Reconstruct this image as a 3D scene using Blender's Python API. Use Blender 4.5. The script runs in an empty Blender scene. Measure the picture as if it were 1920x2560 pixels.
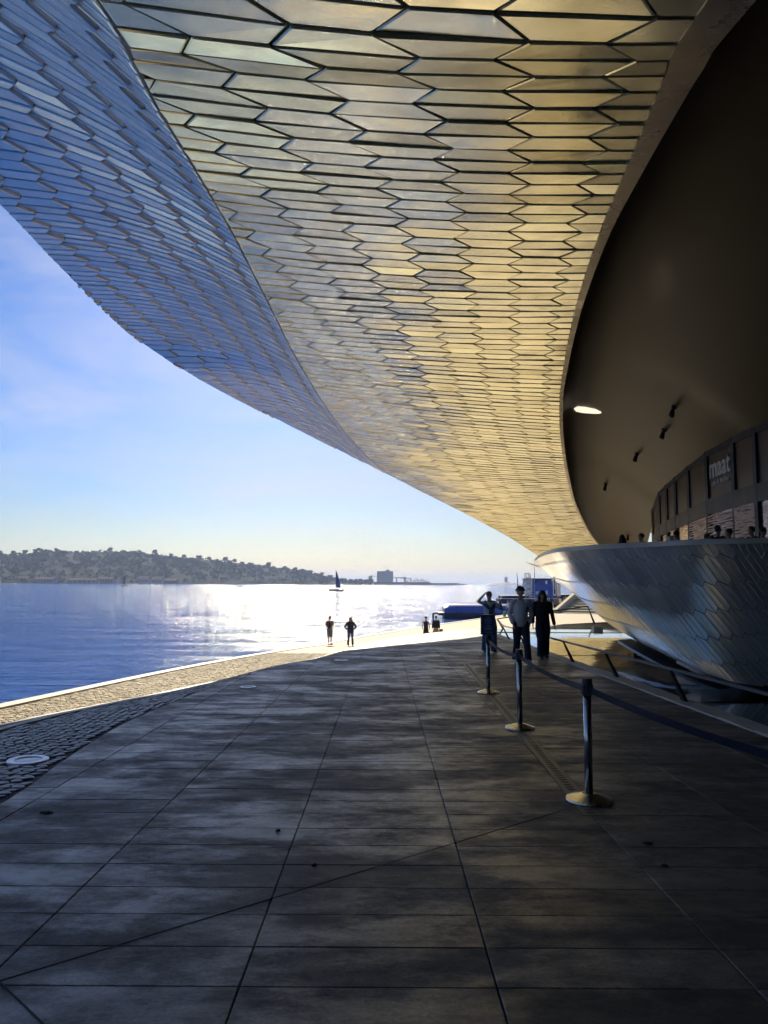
import bpy, bmesh, math, random
import numpy as np
from mathutils import Vector, Matrix

random.seed(7)
rng = np.random.default_rng(7)
scene = bpy.context.scene
COL = scene.collection

# ------------------------------------------------------------------ camera
FOC, IW, IH = 1850.0, 1920.0, 2560.0
PITCH, ROLL = math.radians(5.48), math.radians(0.33)
EYE = np.array([0.0, 0.0, 1.6])
cam_d = bpy.data.cameras.new('camera')
cam = bpy.data.objects.new('camera', cam_d)
COL.objects.link(cam)
cam_d.sensor_fit = 'VERTICAL'
cam_d.sensor_height = 24.0
cam_d.lens = FOC / IH * 24.0
cam_d.clip_start = 0.05
cam_d.clip_end = 60000.0
cam.matrix_world = (Matrix.Translation(EYE) @ Matrix.Rotation(math.pi / 2 + PITCH, 4, 'X')
                    @ Matrix.Rotation(ROLL, 4, 'Z'))
scene.camera = cam

# ------------------------------------------------------------------ sky, sun, exposure
SUN_EL, SUN_AZ = math.radians(30.0), math.radians(-5.5)      # azimuth clockwise from +Y
world = bpy.data.worlds.new('World')
scene.world = world
world.use_nodes = True
wn = world.node_tree.nodes
wl = world.node_tree.links
wn.clear()
w_out = wn.new('ShaderNodeOutputWorld')
w_bg = wn.new('ShaderNodeBackground')
w_sky = wn.new('ShaderNodeTexSky')
w_sky.sky_type = 'NISHITA'
w_sky.sun_disc = False
w_sky.sun_elevation = SUN_EL
w_sky.sun_rotation = SUN_AZ
w_sky.altitude = 0.0
w_sky.air_density = 1.0
w_sky.dust_density = 0.6
w_sky.ozone_density = 6.0
w_bg.inputs['Strength'].default_value = 0.05
w_hs = wn.new('ShaderNodeHueSaturation')
w_hs.inputs['Saturation'].default_value = 1.25
w_tint = wn.new('ShaderNodeVectorMath')
w_tint.operation = 'MULTIPLY'
w_tint.inputs[1].default_value = (0.95, 0.98, 1.17)
wl.new(w_sky.outputs[0], w_hs.inputs['Color'])
wl.new(w_hs.outputs[0], w_tint.inputs[0])
w_geo = wn.new('ShaderNodeTexCoord')
w_map = wn.new('ShaderNodeMapping')
w_map.inputs['Scale'].default_value = (1.0, 1.0, 3.2)
w_map.inputs['Rotation'].default_value = (0.0, 0.35, 0.0)
wl.new(w_geo.outputs['Generated'], w_map.inputs['Vector'])
w_n = wn.new('ShaderNodeTexNoise')
w_n.inputs['Scale'].default_value = 3.4
w_n.inputs['Detail'].default_value = 7
w_n.inputs['Roughness'].default_value = 0.62
w_n.inputs['Distortion'].default_value = 0.5
wl.new(w_map.outputs[0], w_n.inputs['Vector'])
w_r = wn.new('ShaderNodeMapRange')
w_r.inputs['From Min'].default_value = 0.40
w_r.inputs['From Max'].default_value = 0.78
w_r.inputs['To Max'].default_value = 0.52
wl.new(w_n.outputs['Fac'], w_r.inputs['Value'])
w_mix = wn.new('ShaderNodeMix')
w_mix.data_type = 'RGBA'
w_mix.inputs['B'].default_value = (9.6, 9.2, 9.9, 1)
wl.new(w_r.outputs[0], w_mix.inputs['Factor'])
wl.new(w_tint.outputs[0], w_mix.inputs['A'])
w_sep = wn.new('ShaderNodeSeparateXYZ')
wl.new(w_geo.outputs['Generated'], w_sep.inputs[0])
w_h = wn.new('ShaderNodeMapRange')
w_h.interpolation_type = 'SMOOTHSTEP'
w_h.inputs['From Min'].default_value = 0.0
w_h.inputs['From Max'].default_value = 0.20
w_h.inputs['To Min'].default_value = 1.0
w_h.inputs['To Max'].default_value = 0.0
wl.new(w_sep.outputs['Z'], w_h.inputs['Value'])
w_warm = wn.new('ShaderNodeMix')
w_warm.data_type = 'RGBA'
w_warm.blend_type = 'MULTIPLY'
w_warm.inputs['B'].default_value = (1.0, 0.93, 0.72, 1)
wl.new(w_h.outputs[0], w_warm.inputs['Factor'])
wl.new(w_mix.outputs['Result'], w_warm.inputs['A'])
wl.new(w_warm.outputs['Result'], w_bg.inputs['Color'])
wl.new(w_bg.outputs[0], w_out.inputs['Surface'])

sun_d = bpy.data.lights.new('sun', 'SUN')
sun_d.energy = 5.0
sun_d.angle = math.radians(0.53)
sun_d.color = (1.0, 0.86, 0.63)
sun = bpy.data.objects.new('sun', sun_d)
COL.objects.link(sun)
_sd = Vector((math.sin(SUN_AZ) * math.cos(SUN_EL), math.cos(SUN_AZ) * math.cos(SUN_EL), math.sin(SUN_EL)))
sun.rotation_euler = _sd.to_track_quat('Z', 'Y').to_euler()
sun.location = (0, 60, 60)

scene.view_settings.view_transform = 'Standard'
scene.view_settings.look = 'None'
scene.view_settings.exposure = 0.82
scene.view_settings.gamma = 1.0
scene.view_settings.use_curve_mapping = False
scene.render.engine = 'CYCLES'
cy = scene.cycles
cy.use_denoising = True
cy.use_adaptive_sampling = True
cy.adaptive_threshold = 0.035
cy.adaptive_min_samples = 24
try:
    cy.denoiser = 'OPENIMAGEDENOISE'
except Exception:
    pass
cy.max_bounces = 6
cy.diffuse_bounces = 3
cy.glossy_bounces = 3
cy.transmission_bounces = 4
cy.volume_bounces = 0
cy.transparent_max_bounces = 8
cy.sample_clamp_indirect = 60.0
cy.caustics_reflective = True
cy.blur_glossy = 0.6

# ------------------------------------------------------------------ projection helpers (pixel of the photograph + distance -> point)
_f = np.array([0, math.cos(PITCH), math.sin(PITCH)])
_r = np.array([1.0, 0, 0])
_u = np.cross(_r, _f)
CR = math.cos(ROLL) * _r + math.sin(ROLL) * _u
CU = math.cos(ROLL) * _u - math.sin(ROLL) * _r


def ray(px, py):
    return (px - 960) / FOC * CR + (1280 - py) / FOC * CU + _f


def at(px, py, Y):
    d = ray(px, py)
    return EYE + d * (Y / d[1])


def atz(px, py, z):
    d = ray(px, py)
    return EYE + d * ((z - EYE[2]) / d[2])


SLOPE = -0.016


def plaza_z(y):
    return SLOPE * y


def on_plaza(px, py):
    d = ray(px, py)
    t = (0 - EYE[2]) / (d[2] - SLOPE * d[1])
    return EYE + d * t


def walk_z(y):
    return float(np.interp(y, [-30, 6, 47, 400], [0.1, -0.1, -2.27, -2.3]))


def proj(p):
    d = np.asarray(p, float) - EYE
    z = d @ _f
    return 960 + FOC * (d @ CR) / z, 1280 - FOC * (d @ CU) / z, z


def catmull(P, n):
    P = np.asarray(P, float)
    Q = np.vstack([2 * P[0] - P[1], P, 2 * P[-1] - P[-2]])
    m = len(P) - 1
    out = []
    for t in np.linspace(0, m, n):
        i = min(int(t), m - 1)
        u = t - i
        a, b, c, d = Q[i:i + 4]
        out.append(.5 * (2 * b + (c - a) * u + (2 * a - 5 * b + 4 * c - d) * u * u + (3 * b - a - 3 * c + d) * u ** 3))
    return np.array(out)


def resample(C, n):
    s = np.concatenate([[0], np.cumsum(np.linalg.norm(np.diff(C, axis=0), axis=1))])
    q = np.linspace(0, s[-1], n)
    return np.stack([np.interp(q, s, C[:, k]) for k in range(C.shape[1])], 1)


# ------------------------------------------------------------------ materials
MATS = {}


def mat(name, color, rough=0.5, metal=0.0, ior=1.5, tint=0.0, noise=0.0, nscale=3.0, ncol=None, bump=0.0, bscale=20.0,
        rvar=0.0, rscale=2.0, emit=None, estr=0.0, stretch=None, bdist=0.02, detail=6.0):
    m = bpy.data.materials.new(name)
    m.use_nodes = True
    nt = m.node_tree
    N, L = nt.nodes, nt.links
    b = N['Principled BSDF']
    b.inputs['Base Color'].default_value = (*color, 1)
    b.inputs['Roughness'].default_value = rough
    b.inputs['Metallic'].default_value = metal
    b.inputs['IOR'].default_value = ior
    geo = N.new('ShaderNodeNewGeometry')
    vec = geo.outputs['Position']
    if stretch:
        mp = N.new('ShaderNodeMapping')
        mp.inputs['Scale'].default_value = stretch
        L.new(vec, mp.inputs['Vector'])
        vec = mp.outputs[0]
    col = None
    if noise > 0:
        t = N.new('ShaderNodeTexNoise')
        t.inputs['Scale'].default_value = nscale
        t.inputs['Detail'].default_value = detail
        t.inputs['Roughness'].default_value = 0.62
        L.new(vec, t.inputs['Vector'])
        r = N.new('ShaderNodeMapRange')
        r.inputs['From Min'].default_value = 0.5
        r.inputs['From Max'].default_value = 0.67
        L.new(t.outputs['Fac'], r.inputs['Value'])
        mx = N.new('ShaderNodeMix')
        mx.data_type = 'RGBA'
        c2 = ncol or tuple(c * (1 - noise) for c in color)
        mx.inputs['A'].default_value = (*color, 1)
        mx.inputs['B'].default_value = (*c2, 1)
        L.new(r.outputs[0], mx.inputs['Factor'])
        col = mx.outputs['Result']
    if tint > 0:
        a = N.new('ShaderNodeAttribute')
        a.attribute_name = 'tint'
        r = N.new('ShaderNodeMapRange')
        r.inputs['To Min'].default_value = 1 - tint
        r.inputs['To Max'].default_value = 1 + tint * .6
        L.new(a.outputs['Fac'], r.inputs['Value'])
        mx = N.new('ShaderNodeVectorMath')
        mx.operation = 'SCALE'
        if col is None:
            mx.inputs[0].default_value = color
        else:
            L.new(col, mx.inputs[0])
        L.new(r.outputs[0], mx.inputs['Scale'])
        col = mx.outputs[0]
    if col is not None:
        L.new(col, b.inputs['Base Color'])
    if rvar > 0:
        t = N.new('ShaderNodeTexNoise')
        t.inputs['Scale'].default_value = rscale
        t.inputs['Detail'].default_value = 5
        t.inputs['Roughness'].default_value = 0.6
        L.new(vec, t.inputs['Vector'])
        r = N.new('ShaderNodeMapRange')
        r.inputs['From Min'].default_value = 0.3
        r.inputs['From Max'].default_value = 0.7
        r.inputs['To Min'].default_value = max(0.02, rough - rvar)
        r.inputs['To Max'].default_value = min(1, rough + rvar)
        L.new(t.outputs['Fac'], r.inputs['Value'])
        L.new(r.outputs[0], b.inputs['Roughness'])
    if bump > 0:
        t = N.new('ShaderNodeTexNoise')
        t.inputs['Scale'].default_value = bscale
        t.inputs['Detail'].default_value = 3
        L.new(vec, t.inputs['Vector'])
        bp = N.new('ShaderNodeBump')
        bp.inputs['Strength'].default_value = bump
        bp.inputs['Distance'].default_value = bdist
        L.new(t.outputs['Fac'], bp.inputs['Height'])
        L.new(bp.outputs[0], b.inputs['Normal'])
    if emit:
        b.inputs['Emission Color'].default_value = (*emit, 1)
        b.inputs['Emission Strength'].default_value = estr
    MATS[name] = m
    return m


M_tile = mat('warm_lit_ceramic', (0.95, 0.87, 0.54), rough=0.18, metal=0.8, ior=1.85, tint=0.22, noise=0.12, nscale=1.3, bump=0.10, bscale=26, rvar=0.08, rscale=1.6, bdist=0.006)  # warm bounce light put into the base colour of white tiles
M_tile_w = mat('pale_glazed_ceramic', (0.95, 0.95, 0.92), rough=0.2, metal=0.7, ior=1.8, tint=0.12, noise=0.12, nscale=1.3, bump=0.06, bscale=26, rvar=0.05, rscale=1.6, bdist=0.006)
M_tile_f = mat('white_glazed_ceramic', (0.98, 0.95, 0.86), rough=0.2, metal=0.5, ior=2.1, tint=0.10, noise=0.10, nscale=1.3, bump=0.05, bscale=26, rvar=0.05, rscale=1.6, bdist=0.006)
M_back = mat('dark_backing', (0.012, 0.011, 0.010), rough=0.7)
M_trim = mat('brushed_trim', (0.66, 0.56, 0.38), rough=0.30, metal=0.9, noise=0.2, nscale=1.5, rvar=0.08)
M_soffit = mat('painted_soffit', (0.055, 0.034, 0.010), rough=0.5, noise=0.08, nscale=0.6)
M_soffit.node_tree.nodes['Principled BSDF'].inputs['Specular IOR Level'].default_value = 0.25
M_roof = mat('roof_stone', (0.40, 0.37, 0.30), rough=0.7)
M_cap = mat('pale_coping', (0.55, 0.51, 0.42), rough=0.4, noise=0.15, nscale=3)
M_black = mat('black_metal', (0.008, 0.008, 0.010), rough=0.5, rvar=0.06)
M_slab = mat('limestone_slab', (0.2, 0.175, 0.135), rough=0.5)


def slab_nodes(m):
    nt = m.node_tree
    N, L = nt.nodes, nt.links
    b = N['Principled BSDF']
    geo = N.new('ShaderNodeNewGeometry')
    att = N.new('ShaderNodeAttribute')
    att.attribute_name = 'tint'

    def noise(scale, detail, rough, stretch, per_slab=False):
        mp = N.new('ShaderNodeMapping')
        mp.inputs['Scale'].default_value = stretch
        L.new(geo.outputs['Position'], mp.inputs['Vector'])
        v = mp.outputs[0]
        if per_slab:
            k = N.new('ShaderNodeMath')
            k.operation = 'MULTIPLY'
            k.inputs[1].default_value = 40.0
            L.new(att.outputs['Fac'], k.inputs[0])
            ad = N.new('ShaderNodeVectorMath')
            ad.operation = 'ADD'
            L.new(v, ad.inputs[0])
            L.new(k.outputs[0], ad.inputs[1])
            v = ad.outputs[0]
        t = N.new('ShaderNodeTexNoise')
        t.inputs['Scale'].default_value = scale
        t.inputs['Detail'].default_value = detail
        t.inputs['Roughness'].default_value = rough
        L.new(v, t.inputs['Vector'])
        return t.outputs['Fac']

    def rng_(x, a0, a1, b0, b1):
        r = N.new('ShaderNodeMapRange')
        r.inputs['From Min'].default_value = a0
        r.inputs['From Max'].default_value = a1
        r.inputs['To Min'].default_value = b0
        r.inputs['To Max'].default_value = b1
        L.new(x, r.inputs['Value'])
        return r.outputs[0]

    def mul(x, y):
        q = N.new('ShaderNodeMath')
        q.operation = 'MULTIPLY'
        L.new(x, q.inputs[0])
        L.new(y, q.inputs[1])
        return q.outputs[0]

    stain = noise(.75, 12, .80, (.8, 1.7, 1))
    stain2 = noise(3.2, 8, .7, (1, 1.5, 1), True)
    grain = noise(55, 4, .7, (1, 1, 1))
    spots = noise(17, 3, .5, (1, 1, 1))
    pt = rng_(stain, .42, .60, 0.0, 1.0)
    val = mul(mul(rng_(stain, .445, .575, .56, 1.05), rng_(stain2, .34, .66, .55, 1.2)), mul(rng_(grain, .3, .7, .72, 1.22), rng_(att.outputs['Fac'], 0, 1, .62, 1.2)))
    val = mul(val, rng_(spots, .68, .74, 1.0, .45))
    sc = N.new('ShaderNodeVectorMath')
    sc.operation = 'SCALE'
    sc.inputs[0].default_value = (0.18, 0.168, 0.145)
    L.new(val, sc.inputs['Scale'])
    L.new(sc.outputs[0], b.inputs['Base Color'])
    rr = N.new('ShaderNodeMath')
    rr.operation = 'ADD'
    L.new(rng_(stain, .455, .565, .66, .38), rr.inputs[0])
    L.new(rng_(stain2, .3, .7, .10, -.10), rr.inputs[1])
    L.new(rr.outputs[0], b.inputs['Roughness'])
    bp = N.new('ShaderNodeBump')
    bp.inputs['Strength'].default_value = .35
    bp.inputs['Distance'].default_value = .005
    L.new(grain, bp.inputs['Height'])
    L.new(bp.outputs[0], b.inputs['Normal'])


slab_nodes(M_slab)
M_joint = mat('joint_dirt', (0.055, 0.05, 0.043), rough=0.9)
M_cobble = mat('dark_cobble', (0.20, 0.19, 0.18), rough=0.42, tint=0.55, noise=0.4, nscale=25, bump=0.3, bscale=70, bdist=0.006)
M_lcobble = mat('limestone_cobble', (0.44, 0.37, 0.24), rough=0.75, tint=0.35, noise=0.3, nscale=18, bump=0.3, bscale=70, bdist=0.006)
M_curb = mat('pale_kerb', (0.50, 0.47, 0.40), rough=0.6, noise=0.25, nscale=6)
M_quay = mat('quay_stone', (0.33, 0.30, 0.24), rough=0.8, noise=0.4, nscale=0.8, bump=0.4, bscale=9)
M_mirror = mat('polished_steel', (0.72, 0.74, 0.76), rough=0.05, metal=1.0, bump=0.16, bscale=1.1, bdist=0.05, rvar=0.03)
M_steel = mat('brushed_steel', (0.46, 0.46, 0.47), rough=0.22, metal=1.0, rvar=0.06)
M_brass = mat('satin_steel_base', (0.62, 0.58, 0.46), rough=0.24, metal=1.0, rvar=0.06)
M_belt = mat('belt_webbing', (0.010, 0.014, 0.032), rough=0.6)
M_belt.node_tree.nodes['Principled BSDF'].inputs['Specular IOR Level'].default_value = 0.1
M_white = mat('white_paint', (0.75, 0.75, 0.74), rough=0.45)
M_grey = mat('grey_letter', (0.55, 0.53, 0.48), rough=0.5)
M_signblue = mat('sign_board', (0.035, 0.07, 0.17), rough=0.35)
M_signink = mat('sign_ink', (0.45, 0.52, 0.62), rough=0.5)
M_glass = mat('glitter_tinted_glass', (0.46, 0.34, 0.30), rough=0.03, metal=0.75, ior=1.6, bump=0.55, bscale=1.6, bdist=0.05, stretch=(.5, .5, 9))  # pinkish base stands in for the colour of reflected water glitter
M_brownpanel = mat('brown_panel', (0.085, 0.048, 0.024), rough=0.4, ior=1.45)
M_sunpatch = mat('sun_patch_glow', (0.8, 0.75, 0.6), rough=0.4, emit=(1.0, 0.93, 0.72), estr=0.6)  # emission stands in for a reflected patch of sun, no lamp there
M_uplight = mat('uplight_glass', (0.08, 0.10, 0.14), rough=0.12)
M_ring = mat('uplight_ring', (0.62, 0.64, 0.68), rough=0.35, metal=0.5)
M_pebble = mat('leaf_debris', (0.03, 0.022, 0.015), rough=0.8)


def obj(name, verts, faces, m, parent=None, smooth=False, tint=None):
    me = bpy.data.meshes.new(name)
    me.from_pydata([tuple(map(float, v)) for v in verts], [], faces)
    if m is not None:
        me.materials.append(m)
    if tint is not None:
        a = me.attributes.new('tint', 'FLOAT', 'FACE')
        if np.isscalar(tint):
            tint = [tint] * len(me.polygons)
        a.data.foreach_set('value', np.asarray(tint, np.float32))
    if smooth:
        me.polygons.foreach_set('use_smooth', [True] * len(me.polygons))
    o = bpy.data.objects.new(name, me)
    COL.objects.link(o)
    if parent is not None:
        o.parent = parent
    return o


def empty(name, loc=(0, 0, 0), rz=0.0):
    o = bpy.data.objects.new(name, None)
    o.location = loc
    o.rotation_euler = (0, 0, rz)
    o.empty_display_size = 0.3
    COL.objects.link(o)
    return o


def tag(o, label=None, cat=None, group=None, kind=None):
    if label:
        o['label'] = label
    if cat:
        o['category'] = cat
    if group:
        o['group'] = group
    if kind:
        o['kind'] = kind
    return o


class MB:
    """collects simple solids into one mesh"""

    def __init__(s):
        s.v, s.f, s.t = [], [], []

    def add(s, v, f, tint=0.5):
        n = len(s.v)
        s.v.extend([tuple(map(float, p)) for p in v])
        s.f.extend([tuple(i + n for i in q) for q in f])
        s.t.extend([tint] * len(f))
        return s

    def box(s, x0, x1, y0, y1, z0, z1, tint=0.5):
        v = [(x0, y0, z0), (x1, y0, z0), (x1, y1, z0), (x0, y1, z0), (x0, y0, z1), (x1, y0, z1), (x1, y1, z1), (x0, y1, z1)]
        return s.add(v, BOXF, tint)

    def bar(s, a, b, w, h=None, w2=None, h2=None, up=(0, 0, 1)):
        a, b = np.asarray(a, float), np.asarray(b, float)
        h = w if h is None else h
        w2 = w if w2 is None else w2
        h2 = h if h2 is None else h2
        t = (b - a) / np.linalg.norm(b - a)
        x = np.cross(t, up)
        if np.linalg.norm(x) < 1e-4:
            x = np.cross(t, (0, 1, 0))
        x /= np.linalg.norm(x)
        y = np.cross(x, t)
        v = [p + sx * x * ww / 2 + sy * y * hh / 2 for p, ww, hh in ((a, w, h), (b, w2, h2)) for sx, sy in ((-1, -1), (1, -1), (1, 1), (-1, 1))]
        return s.add(v, [(3, 2, 1, 0), (4, 5, 6, 7), (0, 1, 5, 4), (1, 2, 6, 5), (2, 3, 7, 6), (3, 0, 4, 7)])

    def tube(s, pts, rad, seg=10, cap=True, ref=(1, 0, 0)):
        v, f = tube_geo(pts, rad, seg, ref, cap)
        return s.add(v, f)

    def lathe(s, prof, seg=20, c=(0, 0, 0)):
        v, f = [], []
        for r, z in prof:
            for k in range(seg):
                a = 2 * math.pi * k / seg
                v.append((c[0] + r * math.cos(a), c[1] + r * math.sin(a), c[2] + z))
        for i in range(len(prof) - 1):
            for k in range(seg):
                k2 = (k + 1) % seg
                f.append((i * seg + k, i * seg + k2, (i + 1) * seg + k2, (i + 1) * seg + k))
        f.append(tuple(range(seg))[::-1])
        f.append(tuple((len(prof) - 1) * seg + k for k in range(seg)))
        return s.add(v, f)

    def ell(s, c, r, seg=10, rings=7):
        v, f = ell_geo(c, r, seg, rings)
        return s.add(v, f)

    def build(s, name, m, parent=None, smooth=False, tint=False):
        return obj(name, s.v, s.f, m, parent, smooth, s.t if tint else None)


BOXF = [(3, 2, 1, 0), (4, 5, 6, 7), (0, 1, 5, 4), (1, 2, 6, 5), (2, 3, 7, 6), (3, 0, 4, 7)]


def ell_geo(c, r, seg=10, rings=7):
    c = np.asarray(c, float)
    r = np.broadcast_to(np.asarray(r, float), (3,))
    v, f = [c + (0, 0, r[2])], []
    for i in range(1, rings):
        a = math.pi * i / rings
        for k in range(seg):
            b = 2 * math.pi * k / seg
            v.append(c + r * (math.sin(a) * math.cos(b), math.sin(a) * math.sin(b), math.cos(a)))
    v.append(c - (0, 0, r[2]))
    for k in range(seg):
        k2 = (k + 1) % seg
        f.append((0, 1 + k, 1 + k2))
        for i in range(rings - 2):
            f.append((1 + i * seg + k, 1 + (i + 1) * seg + k, 1 + (i + 1) * seg + k2, 1 + i * seg + k2))
        f.append((len(v) - 1, 1 + (rings - 2) * seg + k2, 1 + (rings - 2) * seg + k))
    return v, f


def tube_geo(pts, rad, seg=10, ref=(1, 0, 0), cap=True):
    P = [np.asarray(p, float) for p in pts]
    n = len(P)
    R = []
    for i in range(n):
        r = rad[i] if hasattr(rad, '__len__') else rad
        R.append((r, r) if np.isscalar(r) else r)
    v, f = [], []
    for i in range(n):
        t = P[min(i + 1, n - 1)] - P[max(i - 1, 0)]
        t = t / (np.linalg.norm(t) + 1e-9)
        x = np.asarray(ref, float) - t * np.dot(ref, t)
        if np.linalg.norm(x) < 0.2:
            x = np.array([0, 1.0, 0]) - t * t[1]
        x /= np.linalg.norm(x)
        y = np.cross(t, x)
        for k in range(seg):
            a = 2 * math.pi * k / seg
            v.append(P[i] + x * R[i][0] * math.cos(a) + y * R[i][1] * math.sin(a))
    for i in range(n - 1):
        for k in range(seg):
            k2 = (k + 1) % seg
            f.append((i * seg + k, i * seg + k2, (i + 1) * seg + k2, (i + 1) * seg + k))
    if cap:
        t0 = P[0] - P[1]
        t0 /= np.linalg.norm(t0) + 1e-9
        t1 = P[-1] - P[-2]
        t1 /= np.linalg.norm(t1) + 1e-9
        v.append(P[0] + t0 * min(R[0]) * .55)
        v.append(P[-1] + t1 * min(R[-1]) * .55)
        for k in range(seg):
            k2 = (k + 1) % seg
            f.append((len(v) - 2, k2, k))
            f.append((len(v) - 1, (n - 1) * seg + k, (n - 1) * seg + k2))
    return v, f


def grid_mesh(name, G, m, parent=None, smooth=True, flip=False):
    """G: array (n, k, 3) of points"""
    n, k = G.shape[:2]
    f = []
    for i in range(n - 1):
        for j in range(k - 1):
            q = (i * k + j, i * k + j + 1, (i + 1) * k + j + 1, (i + 1) * k + j)
            f.append(q[::-1] if flip else q)
    return obj(name, G.reshape(-1, 3), f, m, parent, smooth)


def text_mesh(name, body, size, m, parent=None, mw=None, extrude=0.004, align='CENTER', bold=0.0):
    c = bpy.data.curves.new(name, 'FONT')
    c.body = body
    c.size = size
    c.align_x = align
    c.align_y = 'CENTER'
    c.extrude = extrude
    c.offset = bold
    c.resolution_u = 3
    t = bpy.data.objects.new(name + '_src', c)
    COL.objects.link(t)
    dg = bpy.context.evaluated_depsgraph_get()
    me = bpy.data.meshes.new_from_object(t.evaluated_get(dg))
    bpy.data.objects.remove(t)
    bpy.data.curves.remove(c)
    if mw is not None:
        me.transform(mw)
    me.materials.clear()
    me.materials.append(m)
    o = bpy.data.objects.new(name, me)
    COL.objects.link(o)
    if parent is not None:
        o.parent = parent
    return o


# ================================================================== GROUND
def curve_x(pts):
    ys = [p[1] for p in pts]
    xs = [p[0] for p in pts]
    C = catmull(np.array([(y, x) for y, x in zip(ys, xs)]), 400)
    return lambda y: float(np.interp(y, C[:, 0], C[:, 1]))


edge_px = [(0, 2010), (170, 1893), (350, 1790), (600, 1690), (700, 1662), (818, 1640), (914, 1609), (1013, 1590), (1080, 1582), (1160, 1573)]
edge_pts = [(-3.0, -24.0), (-2.95, -8.0), (-2.9, 2.0)] + [tuple(on_plaza(*p)[:2]) for p in edge_px] + [(7.0, 39.0), (13.0, 46.0), (24.0, 58.0)]
slab_edge = curve_x(edge_pts)
quay_x = curve_x([(-6.9, -40), (-6.6, -10), (-6.5, 2), (-6.35, 12.2), (-6.13, 22.8), (-5.3, 35), (-3.67, 47.8), (0.0, 58.4), (4.8, 70), (10.8, 83.5), (31, 130), (62, 200), (110, 310)])
kerb_x = curve_x([(-5.5, -40), (-5.3, -10), (-5.2, 2), (-5.07, 9.76), (-4.6, 12.9), (-3.6, 18.6), (-2.6, 28.9), (-1.9, 36), (-0.4, 47), (3.2, 58.4), (8.4, 70), (14.6, 83.5), (36, 130), (67, 200), (115, 310)])

PLAZA_R = 4.42           # right hand edge of the slabs beside the sunken channel


def right_edge(y):
    return PLAZA_R if y < 34.2 else 40.0


plaza = empty('plaza', (0, 0, 0))
tag(plaza, kind='structure')

# bedding below the slabs
ys = np.concatenate([np.arange(-24, 34.1, 1.0), [34.15]])
G = np.array([[(slab_edge(y) - .02, y, plaza_z(y) - .011), (PLAZA_R + .02, y, plaza_z(y) - .011)] for y in ys])
grid_mesh('bedding', G, M_joint, plaza, smooth=False, flip=True)
ys = np.arange(34.15, 58, 1.5)
G = np.array([[(slab_edge(y) - .02, y, plaza_z(y) - .0115), (40.0, y, plaza_z(y) - .0115)] for y in ys])
grid_mesh('far_bedding', G, M_joint, plaza, smooth=False, flip=True)


def prism(poly, zfun, th, inset, lift=0.0):
    """slab with chamfered top edge from a ccw polygon"""
    n = len(poly)
    c = np.mean(poly, axis=0)
    P = np.asarray(poly)
    d = P - c
    ln = np.linalg.norm(d, axis=1)[:, None]
    Q = P - d / ln * inset
    v = [(p[0], p[1], zfun(p[1]) - th) for p in P] + [(p[0], p[1], zfun(p[1]) - inset * .6 + lift) for p in P] + [(p[0], p[1], zfun(p[1]) + lift) for p in Q]
    f = [tuple(range(2 * n, 3 * n))]
    for k in range(n):
        k2 = (k + 1) % n
        f.append((k, k2, n + k2, n + k))
        f.append((n + k, n + k2, 2 * n + k2, 2 * n + k))
    return v, f


ROW, COLW, XO = 0.345, 1.06, -0.582
slabs = []
for j in range(-60, 125):
    y0, y1 = j * ROW + .105, (j + 1) * ROW + .105
    if y1 > 57:
        break
    ri = right_edge(y0)
    i0 = int(math.floor((min(slab_edge(y0), slab_edge(y1)) - XO) / COLW))
    i1 = int(math.ceil((ri - XO) / COLW))
    for i in range(i0, i1):
        a, b = XO + i * COLW, XO + (i + 1) * COLW
        g = .0032
        l0, l1 = max(a + g, slab_edge(y0)), max(a + g, slab_edge(y1))
        r0 = min(b - g, ri)
        if r0 - l0 < .05 and r0 - l1 < .05:
            continue
        l0, l1 = min(l0, r0 - .02), min(l1, r0 - .02)
        slabs.append(((l0, y0 + g), (r0, y0 + g), (r0, y1 - g), (l1, y1 - g)))


def slab_key(s):
    c = np.mean(s, axis=0)
    x, y, z = proj((c[0], c[1], plaza_z(c[1])))
    return c[1] if (z > 1 and -150 < x < 2070 and y < 2700) else 1e3 + abs(c[1])


slabs.sort(key=slab_key)
rest = MB()
for k, s in enumerate(slabs):
    v, f = prism(s, plaza_z, .028, .005, random.uniform(-.0012, .0012))
    t = random.random()
    if k < 290:
        obj('paving_slab', v, f, M_slab, plaza, tint=t)
    else:
        rest.add(v, f, t)
tag(rest.build('paving_slabs', M_slab, plaza, tint=True), kind='stuff')

# stone edging along the sunken channel
mb = MB()
for j in range(-10, 34):
    mb.box(PLAZA_R + .006, PLAZA_R + .32, j + .004, j + .996, plaza_z(j + .5) - .32, plaza_z(j + .5) + .022, random.random())
for o_ in (mb.build('channel_kerb', M_curb),):
    tag(o_, 'pale stone edging between the slabs and the polished channel', 'kerb', kind='structure')

# sloping bank, walkway and quay
ys = np.unique(np.concatenate([np.arange(-40, 60, 1.0), np.arange(60, 311, 5.0)]))


def bank_inner(y):
    return min(slab_edge(y), kerb_x(y) - .0) if y < 60 else kerb_x(y) + 60


def ground_z(x, y):
    """height of the bank / walkway surface"""
    xe, xk, w = slab_edge(min(y, 57)), kerb_x(y), walk_z(y)
    if x <= xk or y > 57:
        return w
    t = min(1.0, max(0.0, (xe - x) / max(.3, xe - xk)))
    t = min(1, t * 1.0)
    return plaza_z(y) * (1 - t) + w * t


G = []
for y in ys:
    xe = slab_edge(min(y, 57)) if y < 57 else kerb_x(y) + 14
    xk, xq = kerb_x(y), quay_x(y)
    row = [(xk + (xe - xk) * t, y, ground_z(xk + (xe - xk) * t, y) - .03) for t in (1, .75, .5, .25, 0)]
    row += [(xk + (xq - xk) * t, y, walk_z(y) - .03) for t in (.4, .8, 1.0)]
    G.append(row)
bank = grid_mesh('riverside_walk', np.array(G), None, None, smooth=False)
tag(bank, kind='structure')
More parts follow.
